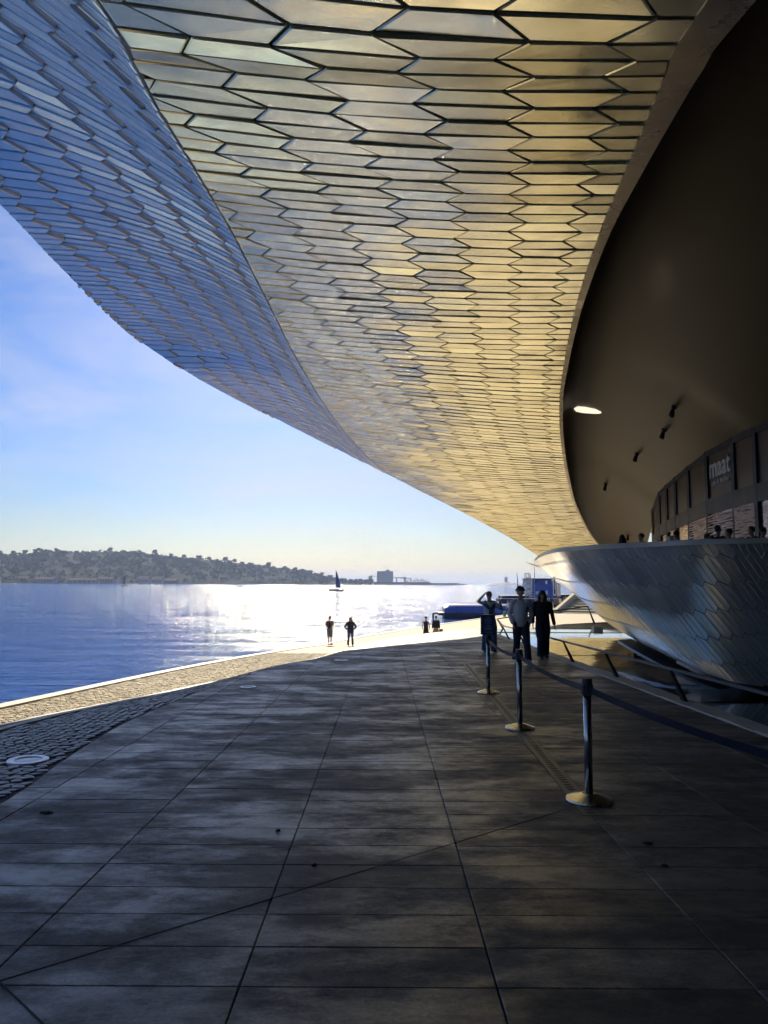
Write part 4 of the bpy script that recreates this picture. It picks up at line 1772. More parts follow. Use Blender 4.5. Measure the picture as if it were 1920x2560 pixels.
js = J(knl=(.09, -.08, .5), anl=(.10, -.12, .09), tol=(.11, -.28, .035), elr=(-.23, .02, 1.14), wrr=(-.2, -.12, .95))
o_ = person('person', 'person in shorts with a small backpack standing by the water, back turned', walk_at(824, 46.0), math.pi - .3, 1.78, js, dict(top=C['grey'], bottom=C['grey'], hairstyle='short', shorts=1, legw=1.1, sleeve=.45))
MB().ell((0, .17, 1.24), (.15, .09, .22), 12, 8).build('backpack', C['navy'], o_, smooth=True)
person('person', 'person in a loose jacket and long trousers with hands at the hips by the water', walk_at(876, 45.4), .2, 1.70,
       J(elr=(-.36, .04, 1.16), wrr=(-.22, -.08, 1.0), ell=(.36, .04, 1.16), wrl=(.22, -.08, 1.0), anr=(-.15, .02, .09), anl=(.15, .02, .09), knr=(-.12, -.02, .5), knl=(.12, -.02, .5)),
       dict(top=C['navy'], bottom=C['jeans'], hairstyle='long', fat=1.25, legw=1.0, hem=.14))
person('person', 'person in a dark sleeveless dress and small hat beyond the slab edge', walk_at(1065, 50.0), math.pi, 1.66, J(), dict(top=C['dress'], bottom=None, hairstyle='hat', hair=C['black'], sleeve=0, skirt=(.45, .22, C['dress'])))
o_ = person('person', 'person with bushy hair, dark top and beige skirt carrying a handbag', walk_at(1090, 50.3), math.pi, 1.68, J(), dict(top=C['navy'], bottom=None, hairstyle='curly', fat=1.15, skirt=(.5, .27, C['beige'])))
MB().box(-.12, .12, -.05, .05, -.13, .12).build('handbag', C['brown'], o_).location = (-.36, -.03, .72)

# person in a white shirt and a green box, out on the sunlit walk
person('person', 'distant person in a white shirt and dark shorts standing behind the hoodie walker', walk_at(1271, 92.0), .6, 1.72, J(ell=(.34, -.05, 1.2), wrl=(.14, -.2, 1.3)), dict(top=C['white'], bottom=C['navy'], shorts=1, sleeve=.5), fine=False)
q = walk_at(1262, 88)
MB().box(q[0] - .16, q[0] + .16, q[1] - .1, q[1] + .1, q[2], q[2] + .62).build('green_bin', mat('green_plastic', (.05, .26, .16), rough=.5))
bn = bpy.data.objects['green_bin']
tag(bn, 'small green box standing on the sunlit riverside walk', 'bin')

# ------------------------------------------------------------------ crowd beyond, small
looks = [dict(top=C['navy'], bottom=C['black']), dict(top=C['white'], bottom=C['jeans']), dict(top=C['beige'], bottom=C['navy']), dict(top=C['red'], bottom=C['black']), dict(top=C['teal'], bottom=C['beige']), dict(top=C['grey'], bottom=C['navy'])]
lb = ['dark jacket', 'white top', 'beige top', 'dark red top', 'blue top', 'grey top']
proto = []
for k in range(6):
    d = dict(looks[k])
    d['hairstyle'] = 'short' if k % 2 else 'long'
    proto.append(d)
cr = [(1362, 118, 0), (1368, 124, 1), (1374, 114, 2), (1379, 128, 0), (1384, 120, 4), (1389, 112, 5), (1396, 126, 3), (1402, 118, 1), (1407, 130, 0), (1411, 122, 2), (1416, 134, 5), (1356, 132, 3), (1342, 126, 2)]
where = ['leftmost of the crowd beside the long-haired walker', 'behind the long-haired walker', 'near the front of the crowd', 'at the back under the striped banner', 'in the middle of the crowd', 'nearest of the crowd', 'in the middle near the flagpole', 'just left of the slanting ramp wall',
         'at the back left of the ramp wall', 'close to the ramp wall', 'farthest of the crowd by the ramp', 'far back near the barge pier', 'alone at the far back by the pier edge']
for (px, Y, k), w_ in zip(cr, where):
    person('person', 'tiny figure in a %s, %s' % (lb[k], w_), walk_at(px, Y), random.uniform(-3, 3), random.uniform(1.6, 1.8), J(), proto[k], 'crowd on the sunlit walk beyond the museum', fine=False)
person('person', 'small figure in dark clothes with a pale hat on the ramp steps, upper one', tuple(at(1430, 1517, 118)), math.pi, 1.7, J(), dict(top=C['black'], bottom=C['navy'], hairstyle='hat', hair=C['beige']), 'people on the ramp steps', fine=False)
person('person', 'small figure in dark clothes lower on the ramp steps, behind the far rail', tuple(at(1424, 1536, 108)), math.pi, 1.7, J(), dict(top=C['black'], bottom=C['black'], hairstyle='short'), 'people on the ramp steps', fine=False)

# ------------------------------------------------------------------ terrace guests (seated, only the upper body shows above the parapet)
def seated(px, Y, rz, look, label, dz=0.0, h=1.75):
    d = ray(px, 1350)
    x = d[0] / d[1] * Y
    jj = J(pel=(0, .05, .48), chest=(0, .06, .80), neck=(0, .05, .99), head=(0, .02, 1.16))
    for s_, sx in (('r', -1), ('l', 1)):
        jj['sh' + s_] = np.array([sx * .18, .05, .94])
        jj['el' + s_] = np.array([sx * .23, -.08, .70])
        jj['wr' + s_] = np.array([sx * .16, -.32, .74])
        jj['hip' + s_] = np.array([sx * .09, .03, .47])
        jj['kn' + s_] = np.array([sx * .11, -.40, .48])
        jj['an' + s_] = np.array([sx * .11, -.38, .09])
        jj['to' + s_] = np.array([sx * .12, -.55, .035])
    person('person', label, (x, Y, TZ + dz + .16), rz, h, jj, look, 'guests seated on the terrace', fine=False)
    c_ = empty('terrace_chair', (x, Y, TZ + dz + .16), rz)
    return c_


def chair(c_, label, m_):
    tag(c_, label, 'chair', 'chairs on the terrace')
    MB().box(-.22, .22, -.2, .24, .40, .44).build('seat', m_, c_)
    n = 9
    v, f = [], []
    for k in range(n):
        a = math.radians(200 + 140 * k / (n - 1)) + math.pi
        for z in (.44, .86 - .06 * abs(k - 4) / 4):
            v += [(.25 * math.cos(a), .02 + .25 * math.sin(a), z), (.28 * math.cos(a), .02 + .28 * math.sin(a), z)]
    for k in range(n - 1):
        o4 = k * 4
        f += [(o4, o4 + 4, o4 + 6, o4 + 2), (o4 + 1, o4 + 3, o4 + 7, o4 + 5), (o4 + 2, o4 + 6, o4 + 7, o4 + 3), (o4, o4 + 1, o4 + 5, o4 + 4)]
    obj('backrest', v, f, m_, c_, True)
    for sx in (-.19, .19):
        for sy in (-.17, .2):
            MB().bar((sx, sy, .40), (sx * 1.12, sy * 1.12, 0), .03, .03, .022, .022).build('leg', M_black, c_)


M_chairblue = mat('blue_shell', (.10, .22, .50), rough=.4)
M_chairblk = mat('dark_shell', (.02, .02, .022), rough=.5)
g = [(1533, 26.5, .9, dict(top=C['black'], bottom=C['black'], hairstyle='short'), 'low seated guest at the far end of the terrace parapet', .0, 1.6),
     (1556, 24.5, 2.6, dict(top=C['black'], bottom=C['black'], hairstyle='long'), 'seated guest with long hair beside the far end of the parapet', .08, 1.8),
     (1601, 24.0, -1.35, dict(top=C['black'], bottom=C['black'], hairstyle='short'), 'seated guest in profile with short hair in front of the golden soffit', .09, 1.8),
     (1771, 21.5, .8, dict(top=C['black'], bottom=C['black'], hairstyle='short'), 'seated guest, only the top of a head, below the leftmost bright pane', .0, 1.7),
     (1797, 20.5, 2.2, dict(top=C['black'], bottom=C['black'], hairstyle='curly'), 'seated guest with bushy hair in front of the striped pane', .1, 1.75),
     (1820, 20.9, -1.8, dict(top=C['black'], bottom=C['black'], hairstyle='short'), 'seated guest leaning next to the bushy haired one', .06, 1.75),
     (1877, 20.0, -1.3, dict(top=C['black'], bottom=C['black'], hairstyle='short'), 'seated guest in profile before the pale pane', .06, 1.75),
     (1911, 19.6, 1.4, dict(top=C['navy'], bottom=C['black'], hairstyle='short'), 'seated guest at the very edge of the view on the terrace', .04, 1.72)]
for k, a in enumerate(g):
    c_ = seated(*a)
    chair(c_, a[4].replace('seated guest', 'terrace chair under the seated guest').replace('low terrace', 'terrace') if False else 'dark chair of the ' + ' '.join(a[4].split(',')[0].split()[:11]) if k not in (0, 2) else 'blue chair of the ' + ' '.join(a[4].split(',')[0].split()[:11]), M_chairblue if k in (0, 2) else M_chairblk)
for k, (px, Y, w_) in enumerate(((1503, 27.4, 'empty blue shell chair at the far tip of the terrace'), (1579, 25.6, 'empty blue shell chair between two guests on the terrace'), (1617, 24.8, 'empty blue shell chair just behind the guest in profile'))):
    d = ray(px, 1350)
    c_ = empty('terrace_chair', (d[0] / d[1] * Y, Y, TZ + .22), [.4, 2.0, -2.2][k])
    chair(c_, w_, M_chairblue)
# waiter bending over a table
d = ray(1668, 1340)
jb = J(chest=(0, -.10, 1.24), neck=(0, -.22, 1.40), head=(0, -.33, 1.50), shr=(-.18, -.18, 1.36), shl=(.18, -.18, 1.36), elr=(-.2, -.42, 1.18), wrr=(-.14, -.64, 1.08), ell=(.2, -.42, 1.18), wrl=(.14, -.64, 1.08))
person('person', 'waiter in a white shirt bending forward over a terrace table', (d[0] / d[1] * 23.0, 23.0, TZ), 1.75, 1.72, jb, dict(top=C['white'], bottom=C['black'], hairstyle='short', hair=C['hair']), fine=False)
tb = empty('terrace_table', (d[0] / d[1] * 23.0 + .95, 23.0, TZ))
tag(tb, 'round dark table in front of the bending waiter', 'table')
MB().lathe([(.36, .70), (.38, .715), (.38, .73), (0, .735)], 24).build('tabletop', M_black, tb)
MB().lathe([(.22, 0), (.22, .02), (.03, .05), (.03, .7)], 16).build('pedestal', M_black, tb)

# ================================================================== FAR SHORE
HILL = mat('wooded_slope', (.014, .019, .014), rough=1.0, noise=.6, nscale=.015, ncol=(.028, .026, .021))
HILL.node_tree.nodes['Principled BSDF'].inputs['Specular IOR Level'].default_value = 0.05
prof = [(-700, 1420), (-500, 1392), (-250, 1380), (0, 1386), (40, 1389), (90, 1385), (112, 1377), (200, 1381), (280, 1380), (340, 1381), (400, 1388), (500, 1400), (600, 1408), (700, 1421), (780, 1433), (820, 1442), (850, 1450), (900, 1453), (935, 1455)]
px_s = np.array([p[0] for p in prof], float)
py_s = np.array([p[1] for p in prof], float)


def ridge(px):
    Y = np.interp(px, [-700, 0, 935], [1750, 1950, 2450])
    py = np.interp(px, px_s, py_s)
    return at(px, py, Y)


def shore(px):
    Y = np.interp(px, [-700, 0, 935], [1300, 1500, 2150])
    d = ray(px, 1455)
    return np.array([d[0] / d[1] * Y, Y, WATER + .6])


G = []
hx = np.linspace(-700, 935, 230)
for k, px in enumerate(hx):
    r_, s_ = ridge(px), shore(px)
    row = []
    for t in np.linspace(0, 1, 18):
        p = s_ + (r_ - s_) * t
        p[2] = s_[2] + (r_[2] - s_[2]) * (t ** .8) + (6.0 * math.sin(px * .031 + t * 5) + 4.0 * math.sin(px * .083 + t * 9)) * t * (1 - t) * 2.2
        row.append(p)
    b_ = r_ + (0, 500, 0)
    b_[2] = WATER
    row.append((r_ + b_) / 2 + (0, 0, r_[2] * .2))
    row.append(b_)
    G.append(row)
HG = np.array(G)
tag(grid_mesh('hillside', HG, HILL, None, smooth=True, flip=True), kind='structure')

# woodland on the slope: one mass of small crowns made of leaf clumps
LEAF = mat('pine_foliage', (.016, .022, .013), rough=1.0, tint=.3)
LEAF.node_tree.nodes['Principled BSDF'].inputs['Specular IOR Level'].default_value = 0.05
TRUNK = mat('pine_bark', (.06, .045, .035), rough=1.0)


def clump(mb_, c, r, n, flat=.55):
    for _ in range(n):
        d = rng.normal(size=3)
        d /= np.linalg.norm(d)
        p = np.asarray(c) + d * np.array([r, r, r * flat]) * (rng.random() ** .45)
        a = rng.normal(size=3)
        a /= np.linalg.norm(a)
        b_ = np.cross(a, rng.normal(size=3))
        b_ /= np.linalg.norm(b_) + 1e-9
        q = r * rng.uniform(.25, .5)
        mb_.add([p + a * q, p + b_ * q, p - a * q, p - b_ * q], [(0, 1, 2, 3)], float(rng.random()))


wood = MB()
for k in range(2600):
    i = rng.integers(0, len(HG) - 1)
    t = rng.random() ** .7
    row = HG[i]
    u = t * 16.5
    j_ = int(u)
    p = row[j_] * (1 - (u - j_)) + row[j_ + 1] * (u - j_)
    p = p + np.array([rng.uniform(-6, 6), 0, 0])
    clump(wood, p + (0, 0, 3.0), rng.uniform(4.0, 9.0), 9)
tag(wood.build('woodland', LEAF, None, tint=True), 'dark scrub and trees covering the far hillside', 'woodland', kind='stuff')


def pine(kind_):
    o_ = empty('pine_tree')
    tr, crn = MB(), MB()
    h = [9.0, 11.0, 7.5, 12.0][kind_]
    tr.tube([(0, 0, -2), (.2, 0, h * .4), (.5, .1, h * .75), (.3, 0, h * .95)], [.5, .4, .28, .12], 6)
    for a in range(4):
        an = a * 1.57 + kind_
        tr.tube([(.4, 0, h * .62), (1.6 * math.cos(an), 1.6 * math.sin(an), h * .82)], [.2, .08], 5)
    tr.build('trunk', TRUNK, o_)
    w_ = [4.2, 4.8, 3.2, 5.5][kind_]
    for a in range(5):
        an = a * 1.26 + kind_ * .7
        clump(crn, (w_ * .6 * math.cos(an), w_ * .6 * math.sin(an), h * rng.uniform(.62, .98)), w_ * .62, 30, .6)
    clump(crn, (0, 0, h), w_ * .5, 22, .5)
    crn.build('crown', LEAF, o_, tint=True)
    return o_


protos = [pine(k) for k in range(4)]


def copy_tree(o_):
    c_ = o_.copy()
    COL.objects.link(c_)
    for ch in o_.children:
        d_ = ch.copy()
        COL.objects.link(d_)
        d_.parent = c_
    return c_


used = set()
ridge_px = list(range(4, 830, 7))
names = ['small', 'tall', 'squat', 'broad']
for n_, px in enumerate(ridge_px):
    k = int(rng.integers(0, 4))
    if 130 < px < 250 and n_ % 2:
        continue
    o_ = protos[k] if k not in used else copy_tree(protos[k])
    used.add(k)
    r_ = ridge(px + rng.uniform(-9, 9))
    o_.location = (r_[0], r_[1] - rng.uniform(0, 25), r_[2] - rng.uniform(4.0, 8.5))
    o_.rotation_euler = (0, 0, rng.uniform(0, 6))
    sc_ = rng.uniform(.45, 1.25) if n_ % 5 else rng.uniform(1.2, 1.6)
    o_.scale = (sc_,) * 3
    tag(o_, '%s umbrella pine in silhouette along the far ridge' % names[k], 'tree', '%s pines along the far ridge' % names[k])
for k in range(4):
    if k not in used:
        for ch in list(protos[k].children):
            bpy.data.objects.remove(ch)
        bpy.data.objects.remove(protos[k])

# buildings along the far shore
WALLS = [mat('far_wall_pale', (.30, .28, .26), rough=.9), mat('far_wall_ochre', (.20, .14, .11), rough=.9), mat('far_wall_grey', (.16, .16, .18), rough=.9)]
ROOFM = mat('far_roof', (.09, .06, .055), rough=.9)
ROOFM.node_tree.nodes['Principled BSDF'].inputs['Specular IOR Level'].default_value = 0.05
WINM = mat('far_window', (.03, .03, .04), rough=.3)


def shed(px0, px1, py0, py1, Y, m_, label, roof=True, nwin=6, cat='building', name='warehouse', group=None):
    a, b_ = at(px0, py1, Y), at(px1, py1, Y)
    top = at(px0, py0, Y)
    W_, z0, z1 = b_[0] - a[0], WATER, top[2]
    o_ = empty(name, ((a[0] + b_[0]) / 2, Y, z0))
    tag(o_, label, cat, group)
    h = z1 - z0
    hb = h * (.72 if roof else 1.0)
    MB().box(-W_ / 2, W_ / 2, 0, 24, -2, hb).build('wall', m_, o_)
    if roof:
        v = [(-W_ / 2 - .5, -.6, hb), (W_ / 2 + .5, -.6, hb), (W_ / 2 + .5, 24.6, hb), (-W_ / 2 - .5, 24.6, hb), (-W_ / 2, 12, h), (W_ / 2, 12, h)]
        obj('roof', v, [(0, 1, 5, 4), (2, 3, 4, 5), (1, 2, 5), (3, 0, 4), (3, 2, 1, 0)], ROOFM, o_)
    for k in range(nwin):
        x = -W_ / 2 + W_ * (k + .5) / nwin
        MB().box(x - W_ / nwin * .25, x + W_ / nwin * .25, -.15, .1, hb * .3, hb * .75).build('window', WINM, o_)
    return o_


for a in ((30, 70, 1440, 1453, 1560, WALLS[0], 'pale shed at the foot of the hill near the left sailboat'), (84, 132, 1443, 1454, 1570, WALLS[2], 'long grey shed on the far shore, second from the left'),
          (170, 240, 1445, 1454, 1600, WALLS[2], 'very long low grey warehouse on the far shore'), (242, 282, 1442, 1454, 1640, WALLS[1], 'ochre warehouse just left of the dark sail'),
          (345, 370, 1440, 1455, 1700, WALLS[0], 'pale block on the far shore right of the dark sail'), (379, 404, 1441, 1455, 1730, WALLS[0], 'pale stepped block next to the block right of the dark sail'),
          (404, 440, 1447, 1455, 1750, WALLS[1], 'low ochre shed on the shore before the bare masted boat')):
    shed(*a, group='buildings on the far shore')

# grain silo complex and cranes
CONC = mat('silo_concrete', (.30, .28, .27), rough=.9)
YS = 2500.0


def sbox(mb_, px0, px1, py0, py1, dep=30, dy=0.0, base=None):
    a, b_ = at(px0, py1, YS), at(px1, py0, YS)
    mb_.box(a[0], b_[0], YS + dy, YS + dy + dep, a[2], b_[2])


so = np.array([at(960, 1455, YS)[0], YS, WATER])
silo = empty('grain_silo', tuple(so))
tag(silo, 'big block-like grain silo on the far shore right of the nearest sailboat', 'silo')


def part(name, rects, m_, parent, off, dep=30):
    mb_ = MB()
    for r_ in rects:
        sbox(mb_, *r_, dep=dep)
    mb_.v = [tuple(np.array(p) - off) for p in mb_.v]
    return mb_.build(name, m_, parent)


part('main_block', [(942, 983, 1428, 1459)], CONC, silo, so)
part('roof_house', [(965, 974, 1424, 1428.2), (968, 970, 1422.5, 1424.2)], CONC, silo, so, 20)
part('side_tower', [(921, 931, 1440, 1459), (928.5, 931, 1436.5, 1440)], CONC, silo, so, 20)
part('conveyor', [(931, 942, 1440.5, 1441.6), (983, 1012, 1443.5, 1445), (1000, 1030, 1445, 1446.5), (990, 993, 1445, 1459), (1010, 1015, 1442, 1459)], CONC, silo, so, 6)
tag(silo, None)
shed(850, 860, 1445, 1459, 2450, WALLS[2], 'small domed block on the low spit right of the hill', False, 3, group='buildings on the far shore')
mb = MB()
a, b_ = shore(930), at(1140, 1459, 2500)
for px0, px1, py0 in ((850, 1075, 1455.5), (1075, 1145, 1458)):
    p0, p1 = at(px0, 1460, 2480), at(px1, py0, 2480)
    mb.box(p0[0], p1[0], 2470, 2560, WATER - 1, p1[2])
tag(mb.build('breakwater', mat('dark_quay', (.10, .095, .09), rough=1)), 'long low dark spit below the grain silo running into the river', 'breakwater', kind='structure')
for k, (px, hgt, tilt) in enumerate(((1018, 15, .3), (1027, 19, -.7), (1036, 17, .6), (1044, 20, -.35), (1052, 19, .8), (1059, 18, -.55), (1066, 15, .7), (1073, 11, -.5))):
    c_ = at(px, 1458, 2520)
    c_[2] = WATER
    o_ = empty('harbour_crane', tuple(c_))
    tag(o_, ['crane on the spit nearest the silo', 'second harbour crane out from the silo', 'third harbour crane out from the silo', 'fourth harbour crane out from the silo, the tallest', 'fifth harbour crane out from the silo', 'sixth harbour crane out from the silo',
             'seventh harbour crane out, second from the tip of the spit', 'lowest harbour crane at the tip of the spit'][k], 'crane', 'cranes on the far spit')
    s_ = hgt * 2520 / FOC
    mb = MB()
    for x in (-3, 3):
        mb.bar((x, 0, 0), (x * .5, 0, s_ * .55), 1.6)
    mb.build('gantry', CONC, o_)
    MB().box(-3.5, 3.5, -3, 3, s_ * .5, s_ * .68).build('cab', CONC, o_)
    MB().bar((0, 0, s_ * .6), (math.sin(tilt) * s_ * .55, 0, s_ * (.6 + .42 * math.cos(tilt))), 1.5, 1.5, .8, .8).build('jib', CONC, o_)

# ================================================================== BOATS
HULLM = mat('dark_hull', (.02, .05, .06), rough=.35)
SAILD = mat('dark_blue_sail', (.03, .06, .16), rough=.7)
SAILW = mat('white_sail', (.65, .66, .68), rough=.7)
MAST = mat('mast_grey', (.12, .13, .14), rough=.4)


def hull_geo(L, B, H):
    v, f = [], []
    n = 9
    for i in range(n):
        t = i / (n - 1)
        w_ = B / 2 * math.sin(math.pi * min(1, .18 + t * .82) ** .9) if t < 1 else .02
        w_ = B / 2 * (1 - (t ** 3)) * (.75 + .25 * math.sin(math.pi * t))
        x = -L / 2 + L * t
        z = H * (1 + .25 * t)
        v += [(x, -w_, z), (x, -w_ * .7, -.3), (x, w_ * .7, -.3), (x, w_, z)]
    for i in range(n - 1):
        for k in range(3):
            f.append((i * 4 + k, (i + 1) * 4 + k, (i + 1) * 4 + k + 1, i * 4 + k + 1))
        f.append((i * 4 + 3, (i + 1) * 4 + 3, (i + 1) * 4, i * 4))
    f.append((0, 1, 2, 3))
    return v, f


def sailboat(px, Y, rz, L, mast, sail, label, main=True, jib=False, lean=0.0):
    d = ray(px, 1457)
    o_ = empty('sailboat', (d[0] / d[1] * Y, Y, WATER), rz)
    tag(o_, label, 'sailboat', 'sailing boats out on the river')
    v, f = hull_geo(L, L * .3, L * .09)
    h_ = obj('hull', v, f, HULLM, o_, True)
    MB().box(-L * .22, L * .12, -L * .07, L * .07, L * .09, L * .15).build('cabin', SAILW, h_)
    MB().tube([(L * .05, 0, L * .05), (L * .05 + lean, 0, mast)], [.09, .05], 6).build('mast', MAST, o_)
    MB().bar((L * .05, 0, L * .2), (-L * .42, 0, L * .19), .12).build('boom', MAST, o_)
    if main:
        sv, sf = [], []
        for i in range(9):
            t = i / 8
            w_ = L * .36 * (1 - t) ** .75
            x0 = L * .05 + lean * t - .08
            z = L * .22 + (mast * .96 - L * .22) * t
            for q in range(4):
                sv.append((x0 - w_ * q / 3, math.sin(q / 3 * math.pi) * w_ * .12 + .1, z))
        for i in range(8):
            for q in range(3):
                sf.append((i * 4 + q, i * 4 + q + 1, (i + 1) * 4 + q + 1, (i + 1) * 4 + q))
        obj('sail', sv, sf, sail, o_, True)
    if jib:
        sv = [(L * .07, 0, mast * .85), (L * .48, 0, L * .14), (L * .1, .5, L * .2)]
        obj('jib', sv, [(0, 1, 2)], sail, o_)
    return o_


def ydist(py_w):
    """distance of a water point seen at that pixel row near the picture centre"""
    return (EYE[2] - WATER) * FOC / (py_w - 1457.3)


sailboat(841, 505, 2.85, 10.5, 14.5, SAILD, 'sailboat with a tall dark blue sail crossing the sun glitter')
sailboat(312, 900, 1.2, 10.0, 17.0, SAILD, 'sailboat with a narrow dark sail below the middle of the hill')
sailboat(596, 800, 2.9, 10.0, 13.5, SAILD, 'bare masted sailboat with no sail set below the hill', main=False)
sailboat(2, 950, 1.9, 10.0, 16.0, SAILW, 'white sailed boat cut by the picture edge under the hill')
sailboat(1293, 620, 1.75, 11.0, 16.5, SAILW, 'slim pale sail seen just left of the hoodie walker')
for px, L_, lb_ in ((1147, 46, 'low distant ship off the end of the spit'), (1128, 20, 'small distant launch beside the spit'), (1265, 40, 'faint island lighthouse on the horizon')):
    d = ray(px, 1458)
    Y = 2900 if px < 1200 else 3100
    o_ = empty('ship' if px < 1200 else 'lighthouse', (d[0] / d[1] * Y, Y, WATER))
    tag(o_, lb_, 'ship' if px < 1200 else 'lighthouse')
    if px < 1200:
        v, f = hull_geo(L_, L_ * .16, 3.0)
        obj('hull', v, f, HULLM, o_)
        MB().box(-L_ * .3, -L_ * .05, -2, 2, 3, 8).build('deckhouse', WALLS[0], o_)
        MB().tube([(0, 0, 3), (0, 0, 17)], [.5, .25], 6).build('mast', MAST, o_)
    else:
        MB().lathe([(90, 0), (60, 8), (12, 12), (0, 12.5)], 14).build('rock', CONC, o_)
        MB().lathe([(7, 8), (6, 26), (8, 27), (5, 33), (0, 35)], 12).build('tower', CONC, o_)

# ================================================================== PIER, BARGE, FERRY
BLUE = mat('bright_blue_paint', (.035, .095, .36), rough=.4)
DKBLUE = mat('dark_navy_steel', (.012, .022, .05), rough=.6)
Yb = 118.0
bx0, bx1 = at(1082, 1530, Yb)[0], at(1268, 1530, Yb)[0]
barge = empty('covered_barge', ((bx0 + bx1) / 2, Yb, WATER))
tag(barge, 'long blue tarpaulin-covered barge moored at the quay behind the walkers', 'barge')
Lb = bx1 - bx0
mb = MB()
n = 12
v, f = [], []
for x in (-Lb * .36, -Lb * .30, Lb * .62):
    sc_ = .75 if x < -Lb * .33 else 1.0
    for k in range(n):
        a = math.pi * k / (n - 1)
        v.append((x, math.cos(a) * 2.0, .95 + sc_ * (1.35 * math.sin(a) ** .6)))
for i in range(2):
    for k in range(n - 1):
        f.append((i * n + k, i * n + k + 1, (i + 1) * n + k + 1, (i + 1) * n + k))
f.append(tuple(range(n)))
f.append(tuple(range(2 * n, 3 * n))[::-1])
obj('tarpaulin', v, f, BLUE, barge)
MB().box(-Lb * .43, Lb * .62, -2.2, 2.2, .55, .95).build('deck', DKBLUE, barge)
MB().box(-Lb * .36, Lb * .62, -1.9, 1.9, -.4, .55).build('hull', DKBLUE, barge)
MB().bar((-Lb * .43, 0, .8), (-Lb * .5, 0, .78), .5, .25).build('boom', DKBLUE, barge)
MB().bar((-Lb * .495, 0, .8), (-Lb * .495, 0, -.5), .3).build('pile', DKBLUE, barge)
for x in (-.2, .02, .22, .45):
    MB().bar((Lb * x, -2.05, 2.1), (Lb * x, -2.1, .9), .05).build('rib', DKBLUE, barge)

Yp = 150.0
pr0, pr1 = at(1248, 1500, Yp)[0], at(1480, 1500, Yp)[0]
pier = empty('pier', ((pr0 + pr1) / 2, Yp, WATER))
tag(pier, 'dark steel landing pier in front of the blue ferry', 'pier')
hw = (pr1 - pr0) / 2
MB().box(-hw, hw, -2, 4, 1.9, 2.5).build('deck', DKBLUE, pier)
MB().box(-hw, hw, -2.1, -2.02, 2.5, 2.62).build('fender_strip', M_white, pier)
for k in range(8):
    x = -hw + 1 + k * (2 * hw - 2) / 7
    MB().lathe([(.3, -.7), (.3, 1.9)], 8, (x, 0, 0)).build('pile', DKBLUE, pier)

Yf = 175.0
fx = at(1358, 1480, Yf)[0]
ferry = empty('ferry', (fx, Yf, WATER))
tag(ferry, 'blue ferry superstructure with white lettering behind the pier', 'ferry')
u_ = Yf / FOC
v = [(-30 * u_, 0, 2.0), (32 * u_, 0, 2.0), (32 * u_, 14, 2.0), (-30 * u_, 14, 2.0), (-24 * u_, 1, 6.6), (24 * u_, 1, 6.6), (24 * u_, 13, 6.6), (-24 * u_, 13, 6.6)]
obj('superstructure', v, BOXF, BLUE, ferry)
hv, hf = hull_geo(26, 9, 2.4)
h_ = obj('hull', hv, hf, DKBLUE, ferry)
h_.location = (4, 7, .2)
MB().box(-26 * u_, 26 * u_, .6, 13.4, 6.6, 6.8).build('roof', DKBLUE, ferry)
for k, x in enumerate((-18, -10, 2, 10, 17)):
    MB().box((x - 2.4) * u_, (x + 2.4) * u_, .72, 1.1, 5.5, 6.25).build('window', WINM if k != 3 else M_white, ferry)
mb = MB()
for k in range(7):
    mb.box((-18 + k * 4.2) * u_, (-18 + k * 4.2 + 3.1) * u_, .12, .4, 3.0 + .1 * (k % 2), 3.75)
mb.build('lettering', M_white, ferry)
MB().box(9 * u_, 11 * u_, .1, .4, 2.9, 4.0).build('emblem', M_white, ferry)
MB().tube([(-8 * u_, 6, 6.8), (-8 * u_, 6, 11.5)], [.08, .04], 6).build('mast', MAST, ferry)
mb = MB()
mb.box(-20 * u_, 20 * u_, .7, .74, 7.35, 7.4)
for x in (-20, -10, 0, 10, 20):
    mb.box(x * u_ - .03, x * u_ + .03, .7, .74, 6.8, 7.4)
mb.build('rail', M_white, ferry)

# open frame access tower with stacked boxes
Yt = 160.0
tx = at(1327, 1480, Yt)[0]
tow = empty('access_tower', (tx, Yt, WATER))
tag(tow, 'pale open-framed access tower with a stair beside the ferry', 'tower')
u_ = Yt / FOC
TWM = mat('tower_cream', (.42, .38, .26), rough=.7)


def frame_box(x0, x1, z0, z1, nm='frame', dy=0.0):
    mb_ = MB()
    x0, x1 = x0 * u_, x1 * u_
    for x in (x0, x1):
        for y in (dy, dy + 1.6):
            mb_.bar((x, y, z0), (x, y, z1), .12)
    for z in (z0, z1):
        for y in (dy, dy + 1.6):
            mb_.bar((x0, y, z), (x1, y, z), .12)
        for x in (x0, x1):
            mb_.bar((x, dy, z), (x, dy + 1.6, z), .12)
    mb_.build(nm, TWM, tow)


for k, (x0, x1) in enumerate(((-11, -2), (-9, -1), (-10, -2), (-11, -3), (-10, -1))):
    z0 = 2.2 + (4 - k) * 1.14
    frame_box(x0, x1, z0, z0 + 1.0)
mb = MB()
for k in range(9):
    z = 2.3 + k * .52
    mb.box(0, 10 * u_, .2, 1.4, z, z + .1)
for x in (0, 10):
    mb.bar((x * u_, .2, 2.0), (x * u_, .2, 7.4), .1)
mb.build('stair', TWM, tow)

